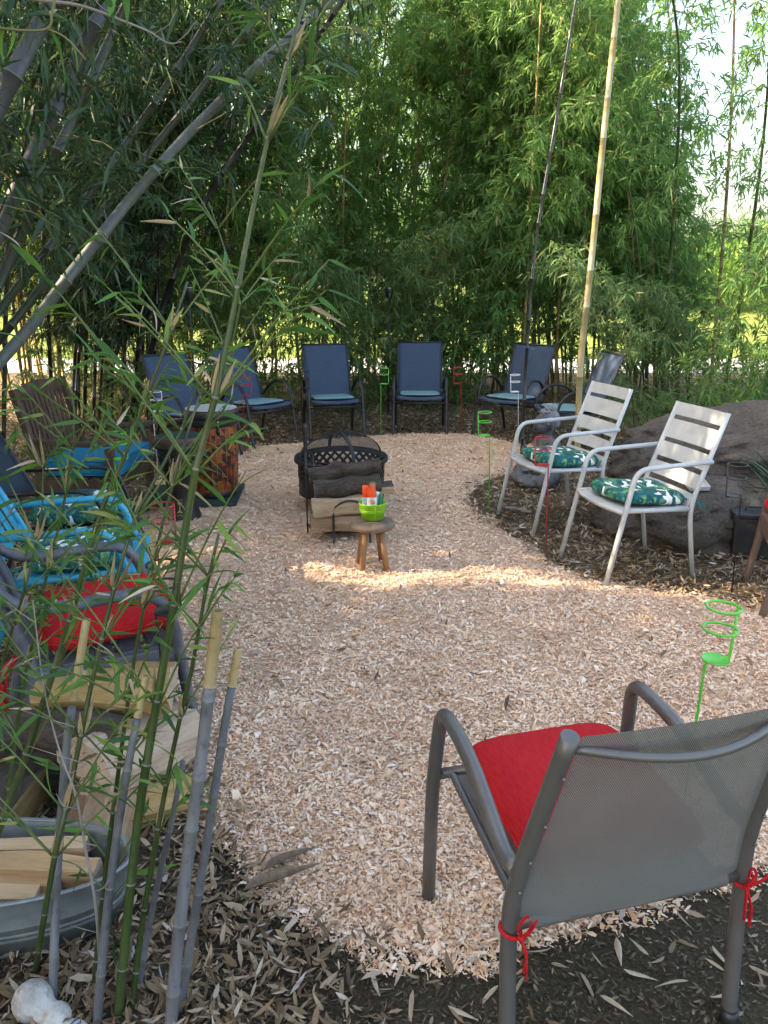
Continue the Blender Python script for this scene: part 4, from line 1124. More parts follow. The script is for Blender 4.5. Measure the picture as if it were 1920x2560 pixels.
# lattice wall: diagonal straps both ways leave real diamond holes
m = MB(); NL = 30; z0, z1 = .262, .375
for k in range(NL):
    for s in (-1, 1):
        pts = [(Rp * cos(2 * pi * (k + s * q * 1.7) / NL), Rp * sin(2 * pi * (k + s * q * 1.7) / NL), z0 + (z1 - z0) * q) for q in [i / 6 for i in range(7)]]
        m.tube(pts, .0120, 4, (0, 0, 1), 1.0, smooth=False)
o = m.build('lattice_wall', M['pit_iron'], t, kind='stuff')
m = MB(); m.lathe([(Rp + .002, .13), (Rp + .003, .266)], 40); m.build('lower_band', M['pit_iron'], t, solid=.005)
m = MB(); m.lathe([(Rp - .004, .365), (Rp + .004, .395), (Rp + .03, .398), (Rp + .034, .388), (Rp + .034, .368), (Rp + .012, .362), (Rp - .004, .365)], 48); m.build('rim', M['pit_iron'], t)
for k in range(4):
    a = pi / 4 + k * pi / 2 + .1
    m = MB(); m.tube(smooth_path([(.26 * cos(a), .26 * sin(a), .14), (.29 * cos(a), .29 * sin(a), .07), (.31 * cos(a), .31 * sin(a), 0)], 4), .014, 6); m.build('leg', M['pit_iron'], t)
def dome(r): return .40 + .165 * math.sqrt(max(0, 1 - (r / .30) ** 2)) if r < .30 else .40
scr = NT('spark_screen'); tr = scr.n('BsdfTransparent'); mx = scr.n('MixShader'); mx.inputs[0].default_value = .6
scr.l(scr.bsdf((0.02, 0.018, 0.016), .7, .2), mx.inputs[1]); scr.l(tr.outputs[0], mx.inputs[2]); M['spark_screen'] = scr.done(mx.outputs[0])
m = MB(); m.lathe([(.297 * cos(q), .402 + .163 * sin(q)) for q in [pi / 2 * i / 12 for i in range(13)]], 40); m.build('spark_screen', M['spark_screen'], t)
for a in (.35, .35 + pi / 2):
    m = MB()
    pts = [(.300 * cos(q) * cos(a), .300 * cos(q) * sin(a), .403 + .165 * sin(q)) for q in [pi * i / 20 for i in range(21)]]
    m.tube(pts, .0035, 4, (-sin(a), cos(a), 0), 5.0, smooth=False); m.build('screen_strap', M['pit_iron'], t)
m = MB(); m.ring((0, 0, .404), .299, .007, 40, 6); m.build('screen_hoop', M['pit_iron'], t)
m = MB(); m.tube([(0, 0, .566), (0, 0, .580)], .012, 8); m.ring((0, 0, .597), .018, .004, 16, 6, (0, 1, 0)); m.build('screen_handle', M['pit_iron'], t)
# the half-burnt bits inside
def end_grain(nm, a, b, dark):
    n = NT(nm); v = n.coord('Object'); sp = n.n('SeparateXYZ'); n.l(v, sp.inputs[0])
    rr = n.math('SQRT', n.math('ADD', n.math('POWER', n.math('ADD', sp.outputs[1], .05), 2), n.math('POWER', n.math('ADD', sp.outputs[2], .05), 2)))
    rr = n.math('ADD', rr, n.math('MULTIPLY', n.noise(v, 14, 4), .02))
    s_ = n.math('ADD', n.math('MULTIPLY', n.math('SINE', n.math('MULTIPLY', rr, 900)), .5), .5)
    c = n.mix(n.math('MULTIPLY', s_, .35), n.ramp(n.noise(v, 12, 5), [(.3, a), (.7, b)]), dark)
    ck = n.noise(n.coord('Object', (.2, 3.5, .5)), 16, 3, .6, 1.0)
    c = n.mix(n.math('MULTIPLY', n.ramp(ck, [(.60, (0, 0, 0)), (.64, (1, 1, 1))]), .8), c, tuple(x * .3 for x in dark))
    return n.done(n.bsdf(c, .85, 0, .2, n.noise(v, 120, 4), .6, .006))
M['end_pink'] = end_grain('end_pink', (.42, .31, .22), (.58, .45, .33), (.26, .16, .10)); M['end_brown'] = end_grain('end_brown', (.26, .17, .10), (.38, .27, .17), (.12, .07, .04))
def log(name, label, L, r, mat_side, mat_end, loc, rz=0, rx=0, ry=0, prof=None, group=None, cat='firewood', wob_=.006, bark_from=None, seg=10, knot=None, nl=8):
    """a log along local X with rough cross-section prof (list of polar radii or 2D points); bark_from = set of side faces that are bark"""
    nl = max(nl, int(L / .028)); m = MB()
    if prof:
        pr, bk = [], set()
        for k, (a, b) in enumerate(prof):              # finer edges along each split face
            c_, d_ = prof[(k + 1) % len(prof)]
            for q in range(3):
                if bark_from and k in bark_from: bk.add(len(pr))
                pr.append((a + (c_ - a) * q / 3, b + (d_ - b) * q / 3))
        bark_from = None if bark_from is None else bk
    else: pr = [(r * cos(2 * pi * k / 26), r * sin(2 * pi * k / 26)) for k in range(26)]
    n = len(pr); vs = []; sd_ = rnd.random() * 50
    for i in range(nl + 1):
        x = -L / 2 + L * i / nl
        for k, (a, b) in enumerate(pr):
            bk_ = bark_from is None or k in bark_from
            q = 1 + .24 * noise.noise(Vector((x * 6 + sd_, a * 16, b * 16))) + (.10 * noise.noise(Vector((x * 22 + sd_, a * 120, b * 120))) if bk_ else .08 * noise.noise(Vector((x * 5, a * 190 + sd_, b * 190))) + .03 * noise.noise(Vector((x * 40, a * 60, b * 60))))
            g = 0
            if knot and abs(x - knot) < .06: g = .02 * math.exp(-((x - knot) / .03) ** 2) * max(0, b / r)
            vs.append((x + (wob_ * noise.noise(Vector((a * 70, b * 70, sd_ + i))) if i in (0, nl) else 0), a * q + (.012 * sin(i * .9 + sd_) if not prof else 0), b * q + g))
    side = [(i * n + k, (i + 1) * n + k, (i + 1) * n + (k + 1) % n, i * n + (k + 1) % n) for i in range(nl) for k in range(n)]
    b0 = bark_from
    m.v = vs
    for f_, (i, k) in zip(side, [(i, k) for i in range(nl) for k in range(n)]):
        m.f.append(f_); m.m.append(0 if (b0 is None or k in b0) else 1); m.s.append(False); m.uv.append(None)
    m.f.append(tuple(range(n))); m.m.append(2); m.s.append(False); m.uv.append(None)
    m.f.append(tuple(nl * n + k for k in reversed(range(n)))); m.m.append(2); m.s.append(False); m.uv.append(None)
    o = m.build(name, [mat_side, mat_end, M['end_brown'] if mat_end in (M['split_brown'], M['ash']) else M['end_pink']])
    o.location = loc; o.rotation_euler = (rx, ry, rz)
    return mark(o, label, cat, group)
GI = 'charred sticks in the fire pit'
for k, (x, y, z, a, ty) in enumerate([(-.03, 0, .26, 1.2, .5), (.06, .05, .24, .3, .25), (-.08, -.06, .20, 2.2, .1), (.02, -.08, .20, .1, 0)]):
    log('burnt_stick', ['ashen stick end poking up inside the fire pit', 'pale ash-coated stick inside the fire pit', 'charred stick lying on the bottom of the fire pit', 'second charred stick on the bottom of the fire pit'][k], .26, .018, M['ash'] if k < 2 else M['bark'], M['ash'], (PIT[0] + x, PIT[1] + y, z - .06), a, 0, ty, group=GI)

# ------------------------------------------------------------------ log rack with stacked firewood and poker
RK = Vector((-.235, 4.93, 0)); RA = radians(8)
R = lambda x, y, z: RK + Matrix.Rotation(RA, 3, 'Z') @ Vector((x, y, z))
t = thing('log_rack', 'small black iron log rack holding split firewood before the fire pit', 'log rack', RK, RA)
for y in (-.13, .13):
    m = MB(); m.tube(fillet([(-.10, y - .03 * (1 if y < 0 else -1), 0), (-.10, y, .07), (-.10, y, .255), (-.06, y, .285), (0, y, .305), (.06, y, .29), (.13, y, .255), (.13, y, .07), (.13, y - .03 * (1 if y < 0 else -1), 0)], .03, 4), .0075, 8); m.build('hoop', M['black_metal'], t)
for x in (-.10, .13):
    m = MB(); m.tube([(x, -.13, .085), (x, .13, .085)], .007, 6); m.build('cross_bar', M['black_metal'], t)
m = MB(); m.tube([(-.14, -.10, .085), (.17, -.10, .085)], .006, 6); m.tube([(-.14, .10, .085), (.17, .10, .085)], .006, 6); m.build('long_bar', M['black_metal'], t)
m = MB(); m.tube([(-.10, .13, .25), (-.19, .12, .30), (-.21, .11, .55)], .006, 6); m.tube([(-.21, .11, .55), (-.225, .085, .56), (-.23, .07, .575)], .005, 6); m.build('tool_hook', M['black_metal'], t)
def rough(pts, r): return [(a * r, b * r) for a, b in pts]
wedge = rough([(-.9, -.7), (.3, -.9), (1.0, -.6), (1.05, .0), (.8, .55), (.1, .75), (-.75, .7), (-1.0, .1)], .07)
GL = 'split firewood stacked on the iron rack'
log('firewood', 'brown split log at the bottom left of the iron rack', .40, .07, M['bark'], M['split_brown'], R(-.04, -.06, .148), RA, 0, 0, wedge, GL, bark_from={0, 1})
log('firewood', 'dark bark log at the bottom back of the iron rack', .42, .055, M['bark'], M['split_brown'], R(.02, .075, .148), RA, 0, 0, None, GL)
log('firewood', 'pale split log with its clean face to the camera on the iron rack', .44, .07, M['split_pale'], M['split_pale'], R(-.01, -.06, .262), RA + .05, 0, -.06, wedge, GL, bark_from=set())
log('firewood', 'bark-covered log lying behind the pale one on the rack', .44, .058, M['bark'], M['split_pale'], R(.02, .075, .255), RA, 0, -.03, None, GL)
log('firewood', 'dark knotty log, second from the top of the rack', .42, .06, M['bark'], M['split_brown'], R(.0, -.02, .365), RA, .3, -.08, None, GL)
log('firewood', 'uppermost crooked bark log with a big knot on the rack', .46, .05, M['bark'], M['split_brown'], R(-.01, .035, .452), RA, 0, -.13, None, GL, knot=-.05)
log('firewood', 'short split piece sticking out at the right of the rack', .16, .04, M['bark'], M['split_pale'], R(.215, .03, .335), RA + .15, 0, 0, rough([(-.9, -.7), (.9, -.8), (1, .3), (0, .9), (-1, .3)], .045), GL, bark_from={2, 3})
t = thing('poker', 'black iron fire poker upright beside the log rack', 'poker', R(-.255, .075, 0), .0)
m = MB(); m.tube([(0, 0, .0), (0, 0, .60)], [.004, .0085], 8); m.tube(smooth_path([(0, 0, .1), (.02, 0, .07), (.035, 0, .085)], 4), .005, 6); m.build('shaft', M['black_metal'], t)
m = MB(); m.lathe([(.009, .58), (.014, .595), (.011, .615), (.015, .65), (.013, .69), (.017, .70), (.012, .715), (.018, .735), (.010, .755), (0, .757)], 12); m.build('handle', M['black_metal'], t)

# ------------------------------------------------------------------ stool with bucket of repellents
M['stool_wood'] = wood_mat('stool_wood', (0.12, 0.085, 0.06), (0.24, 0.17, 0.12), (0.05, 0.036, 0.028), 0.6, (1, .25, 1), 14)
M['leg_wood'] = wood_mat('leg_wood', (0.20, 0.10, 0.045), (0.33, 0.18, 0.085), (0.07, 0.04, 0.02), 0.55, (1, 1, .12), 18)
ST = Vector((-.065, 4.36, 0))
t = thing('stool', 'low round wooden milking stool with four splayed legs', 'stool', ST, .12)
m = MB(); m.lathe([(0, .318), (.06, .316), (.11, .308), (.128, .296), (.131, .285), (.118, .268), (.08, .258), (0, .256)], 32); m.build('seat', M['stool_wood'], t)
for a in (.95, 2.35, 3.95, 5.45):
    m = MB(); m.tube([(.062 * cos(a), .062 * sin(a), .262), (.112 * cos(a), .112 * sin(a), 0)], [.019, .0165], 8); m.build('leg', M['leg_wood'], t)
M['lime_tin'] = plain('lime_tin', (0.26, 0.56, 0.03), 0.35, 0.1, 0.05, 5, 0.02, 50)
BK = ST + Vector((.0, .005, .318))
t = thing('bucket', 'lime green tin bucket holding spray bottles on the round stool', 'bucket', BK)
m = MB()
m.lathe([(0, .004), (.064, .004), (.078, .094), (.0805, .096), (.081, .099), (.078, .100), (.0765, .096), (.0625, .006), (0, .006)], 36)
m.build('pail', M['lime_tin'], t)
for z in (.052, .060):
    m = MB(); m.ring((0, 0, z), .064 + .014 * (z - .004) / .09 + .0012, .0014, 36, 6); m.build('band', M['lime_tin'], t)
m = MB(); m.tube([(.015, -.0655, .006), (.018, -.0775, .094)], .0016, 6); m.build('seam', M['lime_tin'], t)
C_ = lambda nm, c, r=.35: plain(nm, c, r, 0, .05, 5, .02)
M['cap_orange'] = C_('cap_orange', (0.80, 0.085, 0.02)); M['can_white'] = C_('can_white', (0.72, 0.72, 0.70)); M['can_blue'] = C_('can_blue', (0.35, 0.52, 0.58))
M['cap_green'] = C_('cap_green', (0.02, 0.20, 0.10)); M['clear_green'] = C_('clear_green', (0.30, 0.42, 0.22)); M['print_orange'] = C_('print_orange', (0.75, 0.13, 0.04)); M['print_grey'] = C_('print_grey', (.25, .27, .3))
def bottle(label, x, y, body, cap, r, hb, hc, cap_top=.5, mb=None, mc=None, flat=1.0):
    t = thing('spray_bottle', label, 'bottle', BK + Vector((x, y, .006)), 0, 'repellent bottles in the lime bucket')
    m = MB(); m.lathe([(0, 0), (r, .001), (r, hb * .86), (r * .92, hb * .95), (r * .8, hb)], 20, sy=flat); m.build('body', body, t)
    m = MB(); m.lathe([(r * .94, hb * .93), (r * .92, hb + hc * .25), (r * cap_top * 1.15, hb + hc * .85), (r * cap_top, hb + hc), (0, hb + hc)], 20, sy=flat); m.build('cap', cap, t)
    return t
t1 = bottle('white spray bottle with tapered orange cap and orange oval print in the bucket', -.003, -.036, M['can_white'], M['cap_orange'], .028, .142, .066, .52, flat=.72)
b = MB(); b.disc((0, 0, 0), .0145, 24, 1, sy=.86); o = b.build('print', M['print_orange'], t1); o.location = (.004, -.0212, .106); o.rotation_euler = (pi / 2, .25, 0)
cu = bpy.data.curves.new('lettering', 'FONT'); cu.body = 'OFF!'; cu.size = .0125; cu.align_x = 'CENTER'; cu.align_y = 'CENTER'; cu.extrude = .0002; cu.materials.append(M['can_white'])
_f = bpy.data.objects.new('lettering_curve', cu); COL.objects.link(_f)
_me = bpy.data.meshes.new_from_object(_f.evaluated_get(bpy.context.evaluated_depsgraph_get())); bpy.data.objects.remove(_f); _me.name = 'lettering'
o = link('lettering', _me, t1); o.location = (.004, -.0217, .106); o.rotation_euler = (pi / 2, -.12, 0)
b = MB(); b.box((0, -.0207, .126), (.026, .0006, .004)); b.build('small_print', M['print_grey'], t1)
t2 = bottle('pale blue spray can with red-orange cap at the left of the bucket', -.040, -.006, M['can_blue'], M['cap_orange'], .020, .135, .055, .75)
b = MB(); b.tube([(0, 0, .110), (0, 0, .122)], .0203, 20, caps=False); b.build('print', M['can_white'], t2)
b = MB(); b.box((-.004, -.0204, .116), (.010, .0008, .006)); b.build('small_print', M['print_grey'], t2)
bottle('white bottle behind the orange-capped one in the bucket', .020, .022, M['can_white'], M['can_white'], .022, .118, .026, .8)
bottle('tall bottle with a dark green cap at the back of the bucket', .002, .040, M['clear_green'], M['cap_green'], .017, .155, .042, .85)
bottle('small clear bottle with pointed green spray cap at the right of the bucket', .046, -.012, M['clear_green'], M['cap_green'], .0155, .085, .058, .62)
# ------------------------------------------------------------------ cup stakes
def enamel(nm, c): return plain(nm, c, .35, 0, .08, 8, .04, 60)
EN = {'red': enamel('red_enamel', (.42, .02, .03)), 'green': enamel('lime_enamel', (.10, .52, .05)), 'white': enamel('white_enamel', (.72, .72, .72)), 'black': M['black_metal']}
def cup_stake(col, label, x, y, h=.72, a=0.0, tilt=(0, 0), r=.0038):
    """rod, dish, riser and two rings; a = where the riser stands, seen from the dish"""
    t = thing('cup_stake', label, 'cup holder', (x, y, 0), a, 'wire cup holders staked round the fire circle')
    t.rotation_euler = (tilt[0], tilt[1], a)
    m = EN[col]; zd = h - .165
    b = MB(); b.tube(fillet([(-.034, 0, -.05), (-.034, 0, zd - .004), (.046, 0, zd - .004), (.048, 0, h - .002)], .012, 4), r, 8); b.build('rod', m, t)
    b = MB(); b.lathe([(0, zd + .002), (.038, zd + .002), (.040, zd + .004), (.040, zd - .001), (0, zd - .002)], 20); b.build('dish', m, t)
    for z in (h, h - .068):
        b = MB(); b.ring((0, 0, z), .048, r * .95, 24, 6); b.build('ring', m, t)
    return t
cup_stake('red', 'red cup stake in front of the second blue chair', -1.31, 7.62, a=.2)
cup_stake('green', 'lime green cup stake between the two middle blue chairs', .0, 8.43, a=.1)
cup_stake('red', 'red cup stake right of the blue chair that faces the camera', .80, 8.47, a=2.6, tilt=(0, .04))
cup_stake('white', 'white cup stake just left of the thin black bamboo pole', 1.31, 7.85, a=pi + .3, tilt=(0, .05))
cup_stake('green', 'lime green cup stake standing alone on the right rim of the chips', .735, 5.62, a=pi - .2, tilt=(0, .03))
cup_stake('red', 'red cup stake between the two white chairs', .97, 4.69, a=pi - .15, tilt=(0, .03))
cup_stake('black', 'black cup stake right of the nearer white chair', 1.83, 3.99, a=pi, tilt=(0, .03))
cup_stake('green', 'bright green cup stake beyond the foreground chair at the right edge', .955, 2.12, .735, a=.25, tilt=(0, .03), r=.0042)
cup_stake('black', 'black cup stake beside the blue chair behind the fire pit', -.80, 8.10, a=.2)
cup_stake('red', 'red cup stake before the turquoise chair, seen through the bamboo', -.935, 3.24, a=.15)
cup_stake('black', 'black cup stake beside the charcoal armchair in the left foreground', -.70, 2.42, .76, a=.3, tilt=(0, -.02), r=.0042)
cup_stake('white', 'white cup stake behind the drums on the left', -1.90, 6.66, a=.4)
cup_stake('green', 'green cup stake beside the seat of the dark wooden armchair', -1.64, 4.86, a=.3)

# ------------------------------------------------------------------ drums on a green board
M['board_green'] = plain('board_green', (0.012, 0.035, 0.03), .6, 0, .3, 6, .1)
t = thing('drum_board', 'dark green board under the drums', 'board', (-1.46, 5.86, 0), .06)
m = MB(); m.box((0, 0, .048), (.74, .60, .022)); m.build('board', M['board_green'], t, bevel=.004)
for x in (-.3, .3):
    m = MB(); m.box((x, 0, .019), (.05, .55, .037)); m.build('batten', M['board_green'], t)
def kente():
    n = NT('kente'); tc = n.n('TexCoord'); sp = n.n('SeparateXYZ'); n.l(tc.outputs['UV'], sp.inputs[0])
    u = n.math('MULTIPLY', sp.outputs[0], 30); cu_ = n.math('FLOOR', u); fu = n.math('FRACT', u)
    v = n.math('ADD', n.math('MULTIPLY', sp.outputs[1], 22), n.math('MULTIPLY', n.math('MODULO', cu_, 2), .5))
    cv = n.math('FLOOR', v); fv = n.math('FRACT', v)
    cb = n.n('CombineXYZ'); n.l(cu_, cb.inputs[0]); n.l(cv, cb.inputs[1])
    wn_ = n.n('TexWhiteNoise', noise_dimensions='2D'); n.l(cb.outputs[0], wn_.inputs['Vector'])
    base = n.ramp(wn_.outputs[0], [(0, (.24, .05, .012)), (.3, (.30, .08, .014)), (.55, (.11, .015, .008)), (.75, (.05, .025, .01)), (.88, (.19, .03, .011))], 'CONSTANT')
    tri = n.math('GREATER_THAN', n.math('ADD', fu, fv), 1.0)
    has = n.math('GREATER_THAN', n.math('FRACT', n.math('MULTIPLY', wn_.outputs[0], 7.3)), .62)
    c = n.mix(n.math('MULTIPLY', tri, has), base, (.018, .012, .01))
    ln = n.math('LESS_THAN', fu, .06); ln2 = n.math('GREATER_THAN', n.math('FRACT', n.math('MULTIPLY', wn_.outputs[0], 3.7)), .4)
    c = n.mix(n.math('MULTIPLY', ln, ln2), c, (.50, .24, .10))
    return n.done(n.bsdf(c, .45, 0, .5))
M['kente'] = kente()
M['drum_skin'] = plain('drum_skin', (.42, .44, .42), .5, 0, .08, 5)
M['drum_black'] = plain('drum_black', (.014, .016, .016), .4, 0, .3, 5, .05)
M['drum_brown'] = wood_mat('drum_brown', (.06, .035, .03), (.11, .065, .055), (.025, .016, .014), .5, (.1, .1, 1), 20)
M['gold_print'] = plain('gold_print', (.38, .30, .09), .5, 0, .1)
M['chrome'] = plain('chrome', (.45, .47, .5), .2, .9, .1)
def lugs(t, n, r, z, ph=0):
    for k in range(n):
        a = ph + 2 * pi * k / n
        m = MB(); m.tube([(r * cos(a), r * sin(a), z + .065), (r * cos(a), r * sin(a), z - .02)], .0045, 8, mi=0); m.ball((r * cos(a), r * sin(a), z - .035), (.013, .013, .028), 10, 8, mi=1); m.ball((r * cos(a), r * sin(a), z + .06), (.011, .011, .016), 10, 6, mi=1)
        m.build('tuning_lug', [M['chrome'], M['drum_black']], t)
DR = Vector((-1.275, 5.87, .059))
t = thing('tall_drum', 'tall drum covered in orange and black patterned cloth with a pale skin', 'drum', DR)
m = MB(); m.lathe([(.166, .045), (.172, .12), (.178, .25), (.182, .38), (.183, .48), (.180, .54)], 44); m.build('shell', M['kente'], t)
m = MB(); m.lathe([(0, 0), (.158, 0), (.160, .01), (.165, .048), (.16, .05)], 40); m.build('foot', M['drum_black'], t)
m = MB(); m.lathe([(.186, .535), (.190, .545), (.192, .565), (.189, .575)], 40); m.lathe([(.191, .585), (.198, .60), (.198, .625), (.194, .632)], 40); m.build('collar', M['drum_black'], t)
m = MB(); m.lathe([(.186, .57), (.192, .62), (.192, .648), (.187, .655)], 40); m.build('head_rim', M['drum_brown'], t)
m = MB(); m.lathe([(.188, .655), (.15, .657), (0, .658)], 40); m.build('drum_head', M['drum_skin'], t)
lugs(t, 6, .204, .54, -1.15)
DJ = Vector((-1.395, 5.36, 0))
t = thing('goblet_drum', 'dark goblet drum with gold emblems in front of the tall drum', 'drum', DJ)
prof = [(.120, 0), (.122, .015), (.112, .05), (.095, .11), (.084, .17), (.084, .23), (.098, .30), (.122, .37), (.142, .43), (.150, .48), (.150, .52)]
m = MB(); m.lathe(prof, 40); m.build('shell', M['drum_black'], t)
def rad(z):
    for (r0, z0), (r1, z1) in zip(prof, prof[1:]):
        if z0 <= z <= z1: return r0 + (r1 - r0) * (z - z0) / (z1 - z0)
    return .15
for z in (.245, .262, .278, .475):
    m = MB(); m.ring((0, 0, z), rad(z) + .001, .0018, 40, 6); m.build('painted_band', M['drum_brown'], t)
m = MB(); m.lathe([(.151, .515), (.160, .525), (.163, .545), (.158, .555)], 40); m.lathe([(.158, .55), (.163, .575), (.162, .60), (.157, .606)], 40, mi=1); m.build('collar', [M['drum_black'], M['drum_brown']], t)
m = MB(); m.lathe([(.157, .605), (.12, .607), (0, .608)], 36); m.build('drum_head', M['board_green'], t)
lugs(t, 6, .168, .49, -1.75)
def on_shell(mb, pts, cz, ca, w):
    P_ = []
    for x, y in pts:
        z = cz + y; r = rad(z) + .0015; a = ca + x / r
        P_.append((r * cos(a), r * sin(a), z))
    mb.tube(P_, w, 4, None, smooth=False)
# the gye-nyame-like emblem: two arcs round a wavy stem, and small leaf shapes below
m = MB(); ca = -1.62
arc = lambda c, r, a0, a1, n=12: [(c[0] + r * cos(a0 + (a1 - a0) * i / n), c[1] + r * sin(a0 + (a1 - a0) * i / n)) for i in range(n + 1)]
on_shell(m, arc((0, 0), .043, .45 * pi, 1.45 * pi), .395, ca, .0045)
on_shell(m, arc((0.004, -.002), .040, -.42 * pi, .12 * pi), .395, ca, .004)
for y, l in ((.030, .020), (.012, .032), (-.008, .030), (-.026, .022)):
    on_shell(m, [(-l * .6, y - .004), (-l * .2, y + .005), (l * .3, y + .002), (l * .8, y + .007)], .395, ca, .006)
on_shell(m, [(.003, .052), (.0, .03), (.004, .0), (.0, -.03), (.006, -.050)], .395, ca, .0065)
m.build('emblem', M['gold_print'], t)
m = MB()
for s in (-1, 1):
    on_shell(m, [(s * .002, .045), (s * .010, .056), (s * .020, .052)], .12, ca, .0022)
    on_shell(m, [(s * .002, -.045), (s * .010, -.056), (s * .020, -.050)], .12, ca, .0022)
on_shell(m, [(-.018, .035), (0, .028), (.018, .035)], .12, ca, .004); on_shell(m, [(-.010, .025), (.010, .025)], .12, ca, .006); on_shell(m, [(0, .02), (0, -.02)], .12, ca, .004)
on_shell(m, [(-.010, -.024), (.010, -.024)], .12, ca, .006); on_shell(m, [(-.018, -.034), (0, -.028), (.018, -.034)], .12, ca, .004)
m.build('emblem', M['gold_print'], t)
M['can_rust'] = plain('can_rust', (.40, .08, .03), .35, 0, .35, 14); M['can_green'] = plain('can_green', (.02, .12, .04), .35, 0, .3, 12); M['can_navy'] = plain('can_navy', (.02, .045, .30), .35, 0, .2, 10)
def spray_can(label, x, y, r, segs, cap):
    t = thing('spray_can', label, 'spray can', (x, y, .059), 0, 'spray cans beside the drums')
    z = 0
    for nm, h, mt in segs:
        m = MB(); m.lathe([(0, z), (r, z), (r, z + h), (r * .8 if nm == segs[-1][0] else r, z + h + .004), (0, z + h + .004)], 18); m.build(nm, mt, t); z += h
    m = MB(); m.lathe([(r * .7, z), (r * .72, z + .02), (r * .5, z + .045), (0, z + .047)], 16); m.build('cap', cap, t)
spray_can('orange and green spray can standing left of the goblet drum', -1.66, 6.02, .036, [('lower_label', .07, M['can_green']), ('upper_label', .12, M['can_rust'])], M['can_white'])
spray_can('blue spray can behind the orange and green one', -1.60, 6.07, .032, [('lower_label', .03, M['can_white']), ('upper_label', .13, M['can_navy'])], M['cap_orange'])

# ------------------------------------------------------------------ torches behind the chairs
def torch(label, x, y, h):
    t = thing('torch', label, 'torch', (x, y, 0), 0, 'black garden torches in the grove')
    m = MB(); m.tube([(0, 0, -.05), (.01, 0, h - .14)], .011, 8); m.build('pole', M['black_metal'], t)
    m = MB(); m.lathe([(.012, h - .15), (.042, h - .13), (.048, h - .03), (.045, h - .02), (.03, h - .005), (.012, h + .005), (0, h + .006)], 16, (.01, 0, 0)); m.build('canister', M['black_metal'], t)
    m = MB(); m.ring((.01, 0, h - .02), .046, .004, 18, 6); m.build('collar', M['chrome'], t)
torch('black garden torch behind the chairs, left of the chair facing the camera', .05, 9.9, 1.52)
torch('black garden torch on the left among the leaning black culms', -1.95, 8.25, 1.55)

# ------------------------------------------------------------------ grey seated statue
M['stone_grey'] = plain('stone_grey', (.085, .092, .105), .75, 0, .35, 9, .3, 70, dirt=(.17, .18, .195), dirt_amt=.5)
M['stone_curl'] = plain('stone_curl', (.22, .235, .25), .7, 0, .25, 40, .2, 90)
SA = face_angle(-.97, -.24); SB = Vector((1.33, 6.40, 0))
t = thing('statue', 'grey stone statue of a cross-legged seated figure with curled hair', 'statue', SB, SA)
cap = lambda a, b, r0, r1: (lambda m: [m.ball(Vector(a).lerp(Vector(b), q / 6), r0 + (r1 - r0) * q / 6, 12, 8) for q in range(7)])
el = lambda c, r, R=None: (lambda m: m.ball(c, r, 18, 12, R=R))
parts_ = [el((0, -.02, .09), (.145, .115, .095)), el((0, -.015, .20), (.105, .075, .12)), el((0, -.005, .315), (.118, .072, .085)), el((-.115, -.01, .345), (.05, .05, .048)), el((.115, -.01, .345), (.05, .05, .048)),
          cap((-.09, .0, .085), (-.235, .12, .07), .078, .062), cap((.09, .0, .085), (.235, .12, .07), .078, .062), cap((-.235, .12, .06), (.02, .20, .055), .058, .042), cap((.235, .12, .06), (-.03, .235, .05), .058, .042), el((.0, .20, .045), (.22, .07, .045)),
          cap((-.130, -.01, .335), (-.165, .05, .215), .042, .034), cap((-.165, .05, .215), (-.04, .165, .135), .033, .026),
          cap((.130, -.01, .335), (.160, .045, .215), .042, .034), cap((.160, .045, .215), (.055, .165, .255), .033, .025),
          el((.048, .178, .285), (.012, .030, .036)), el((-.01, .185, .128), (.045, .035, .014)),
          cap((0, .0, .36), (0, .012, .455), .046, .042), el((0, .012, .522), (.074, .088, .096)), el((0, .045, .488), (.058, .058, .062)), el((0, .05, .462), (.036, .045, .03)), el((0, -.012, .612), (.038, .042, .034)), cap((0, .095, .535), (0, .112, .502), .010, .014), el((0, .098, .476), (.020, .012, .006)), el((0, .098, .466), (.017, .011, .006))]
for x in (-.030, .030): parts_.append(el((x, .082, .528), (.018, .014, .009))); parts_.append(el((x, .084, .548), (.024, .010, .006)))
for k in range(4):                                     # the raised hand's fingers, and thumb to forefinger
    parts_.append(cap((.030 + .013 * k, .186, .300), (.029 + .014 * k, .190 - .006 * k, .350 - .004 * abs(k - 1)), .0085, .0065))
parts_.append(cap((.028, .180, .272), (.020, .200, .305), .0095, .007))
for x in (-.082, .082): parts_ += [el((x, -.005, .512), (.012, .026, .038)), cap((x, .0, .482), (x * .97, .004, .435), .012, .010)]
b_ = blob('body', parts_, [M['stone_grey']], .0075, t, 4)
m = MB()
for i in range(250):                                   # curls cover the crown and back of the head
    q = i * 2.39996; zz = 1 - 1.35 * (i + .5) / 250; rr_ = math.sqrt(max(0, 1 - zz * zz)); d = Vector((rr_ * cos(q), rr_ * sin(q), zz))
    if d.y > .35 - .6 * max(0, d.z - .25) and d.z < .72: continue
    c = Vector((0, .008, .520)) + Vector((d.x * .078, d.y * .092, d.z * .102))
    if d.z > .86: continue
    if abs(d.x) > .9 and d.z < .12 and -.35 < d.y < .3: continue
    m.ball(c, .0105, 7, 5)
for i in range(40):
    q = i * 2.39996; zz = 1 - .95 * (i + .5) / 40; rr_ = math.sqrt(1 - zz * zz)
    m.ball((.041 * rr_ * cos(q), -.012 + .045 * rr_ * sin(q), .612 + .037 * zz), .0098, 7, 5)
m.build('curled_hair', M['stone_curl'], t, kind='stuff')
m = MB()
for k in range(4):                                     # folds of the robe over the far shoulder and chest
    m.tube(smooth_path([(-.11 + .014 * k, .02, .38 - .004 * k), (-.02 + .02 * k, .070, .31 - .012 * k), (.085, .06, .235 - .022 * k), (.11, -.02, .20 - .026 * k)], 6), .0055, 6)
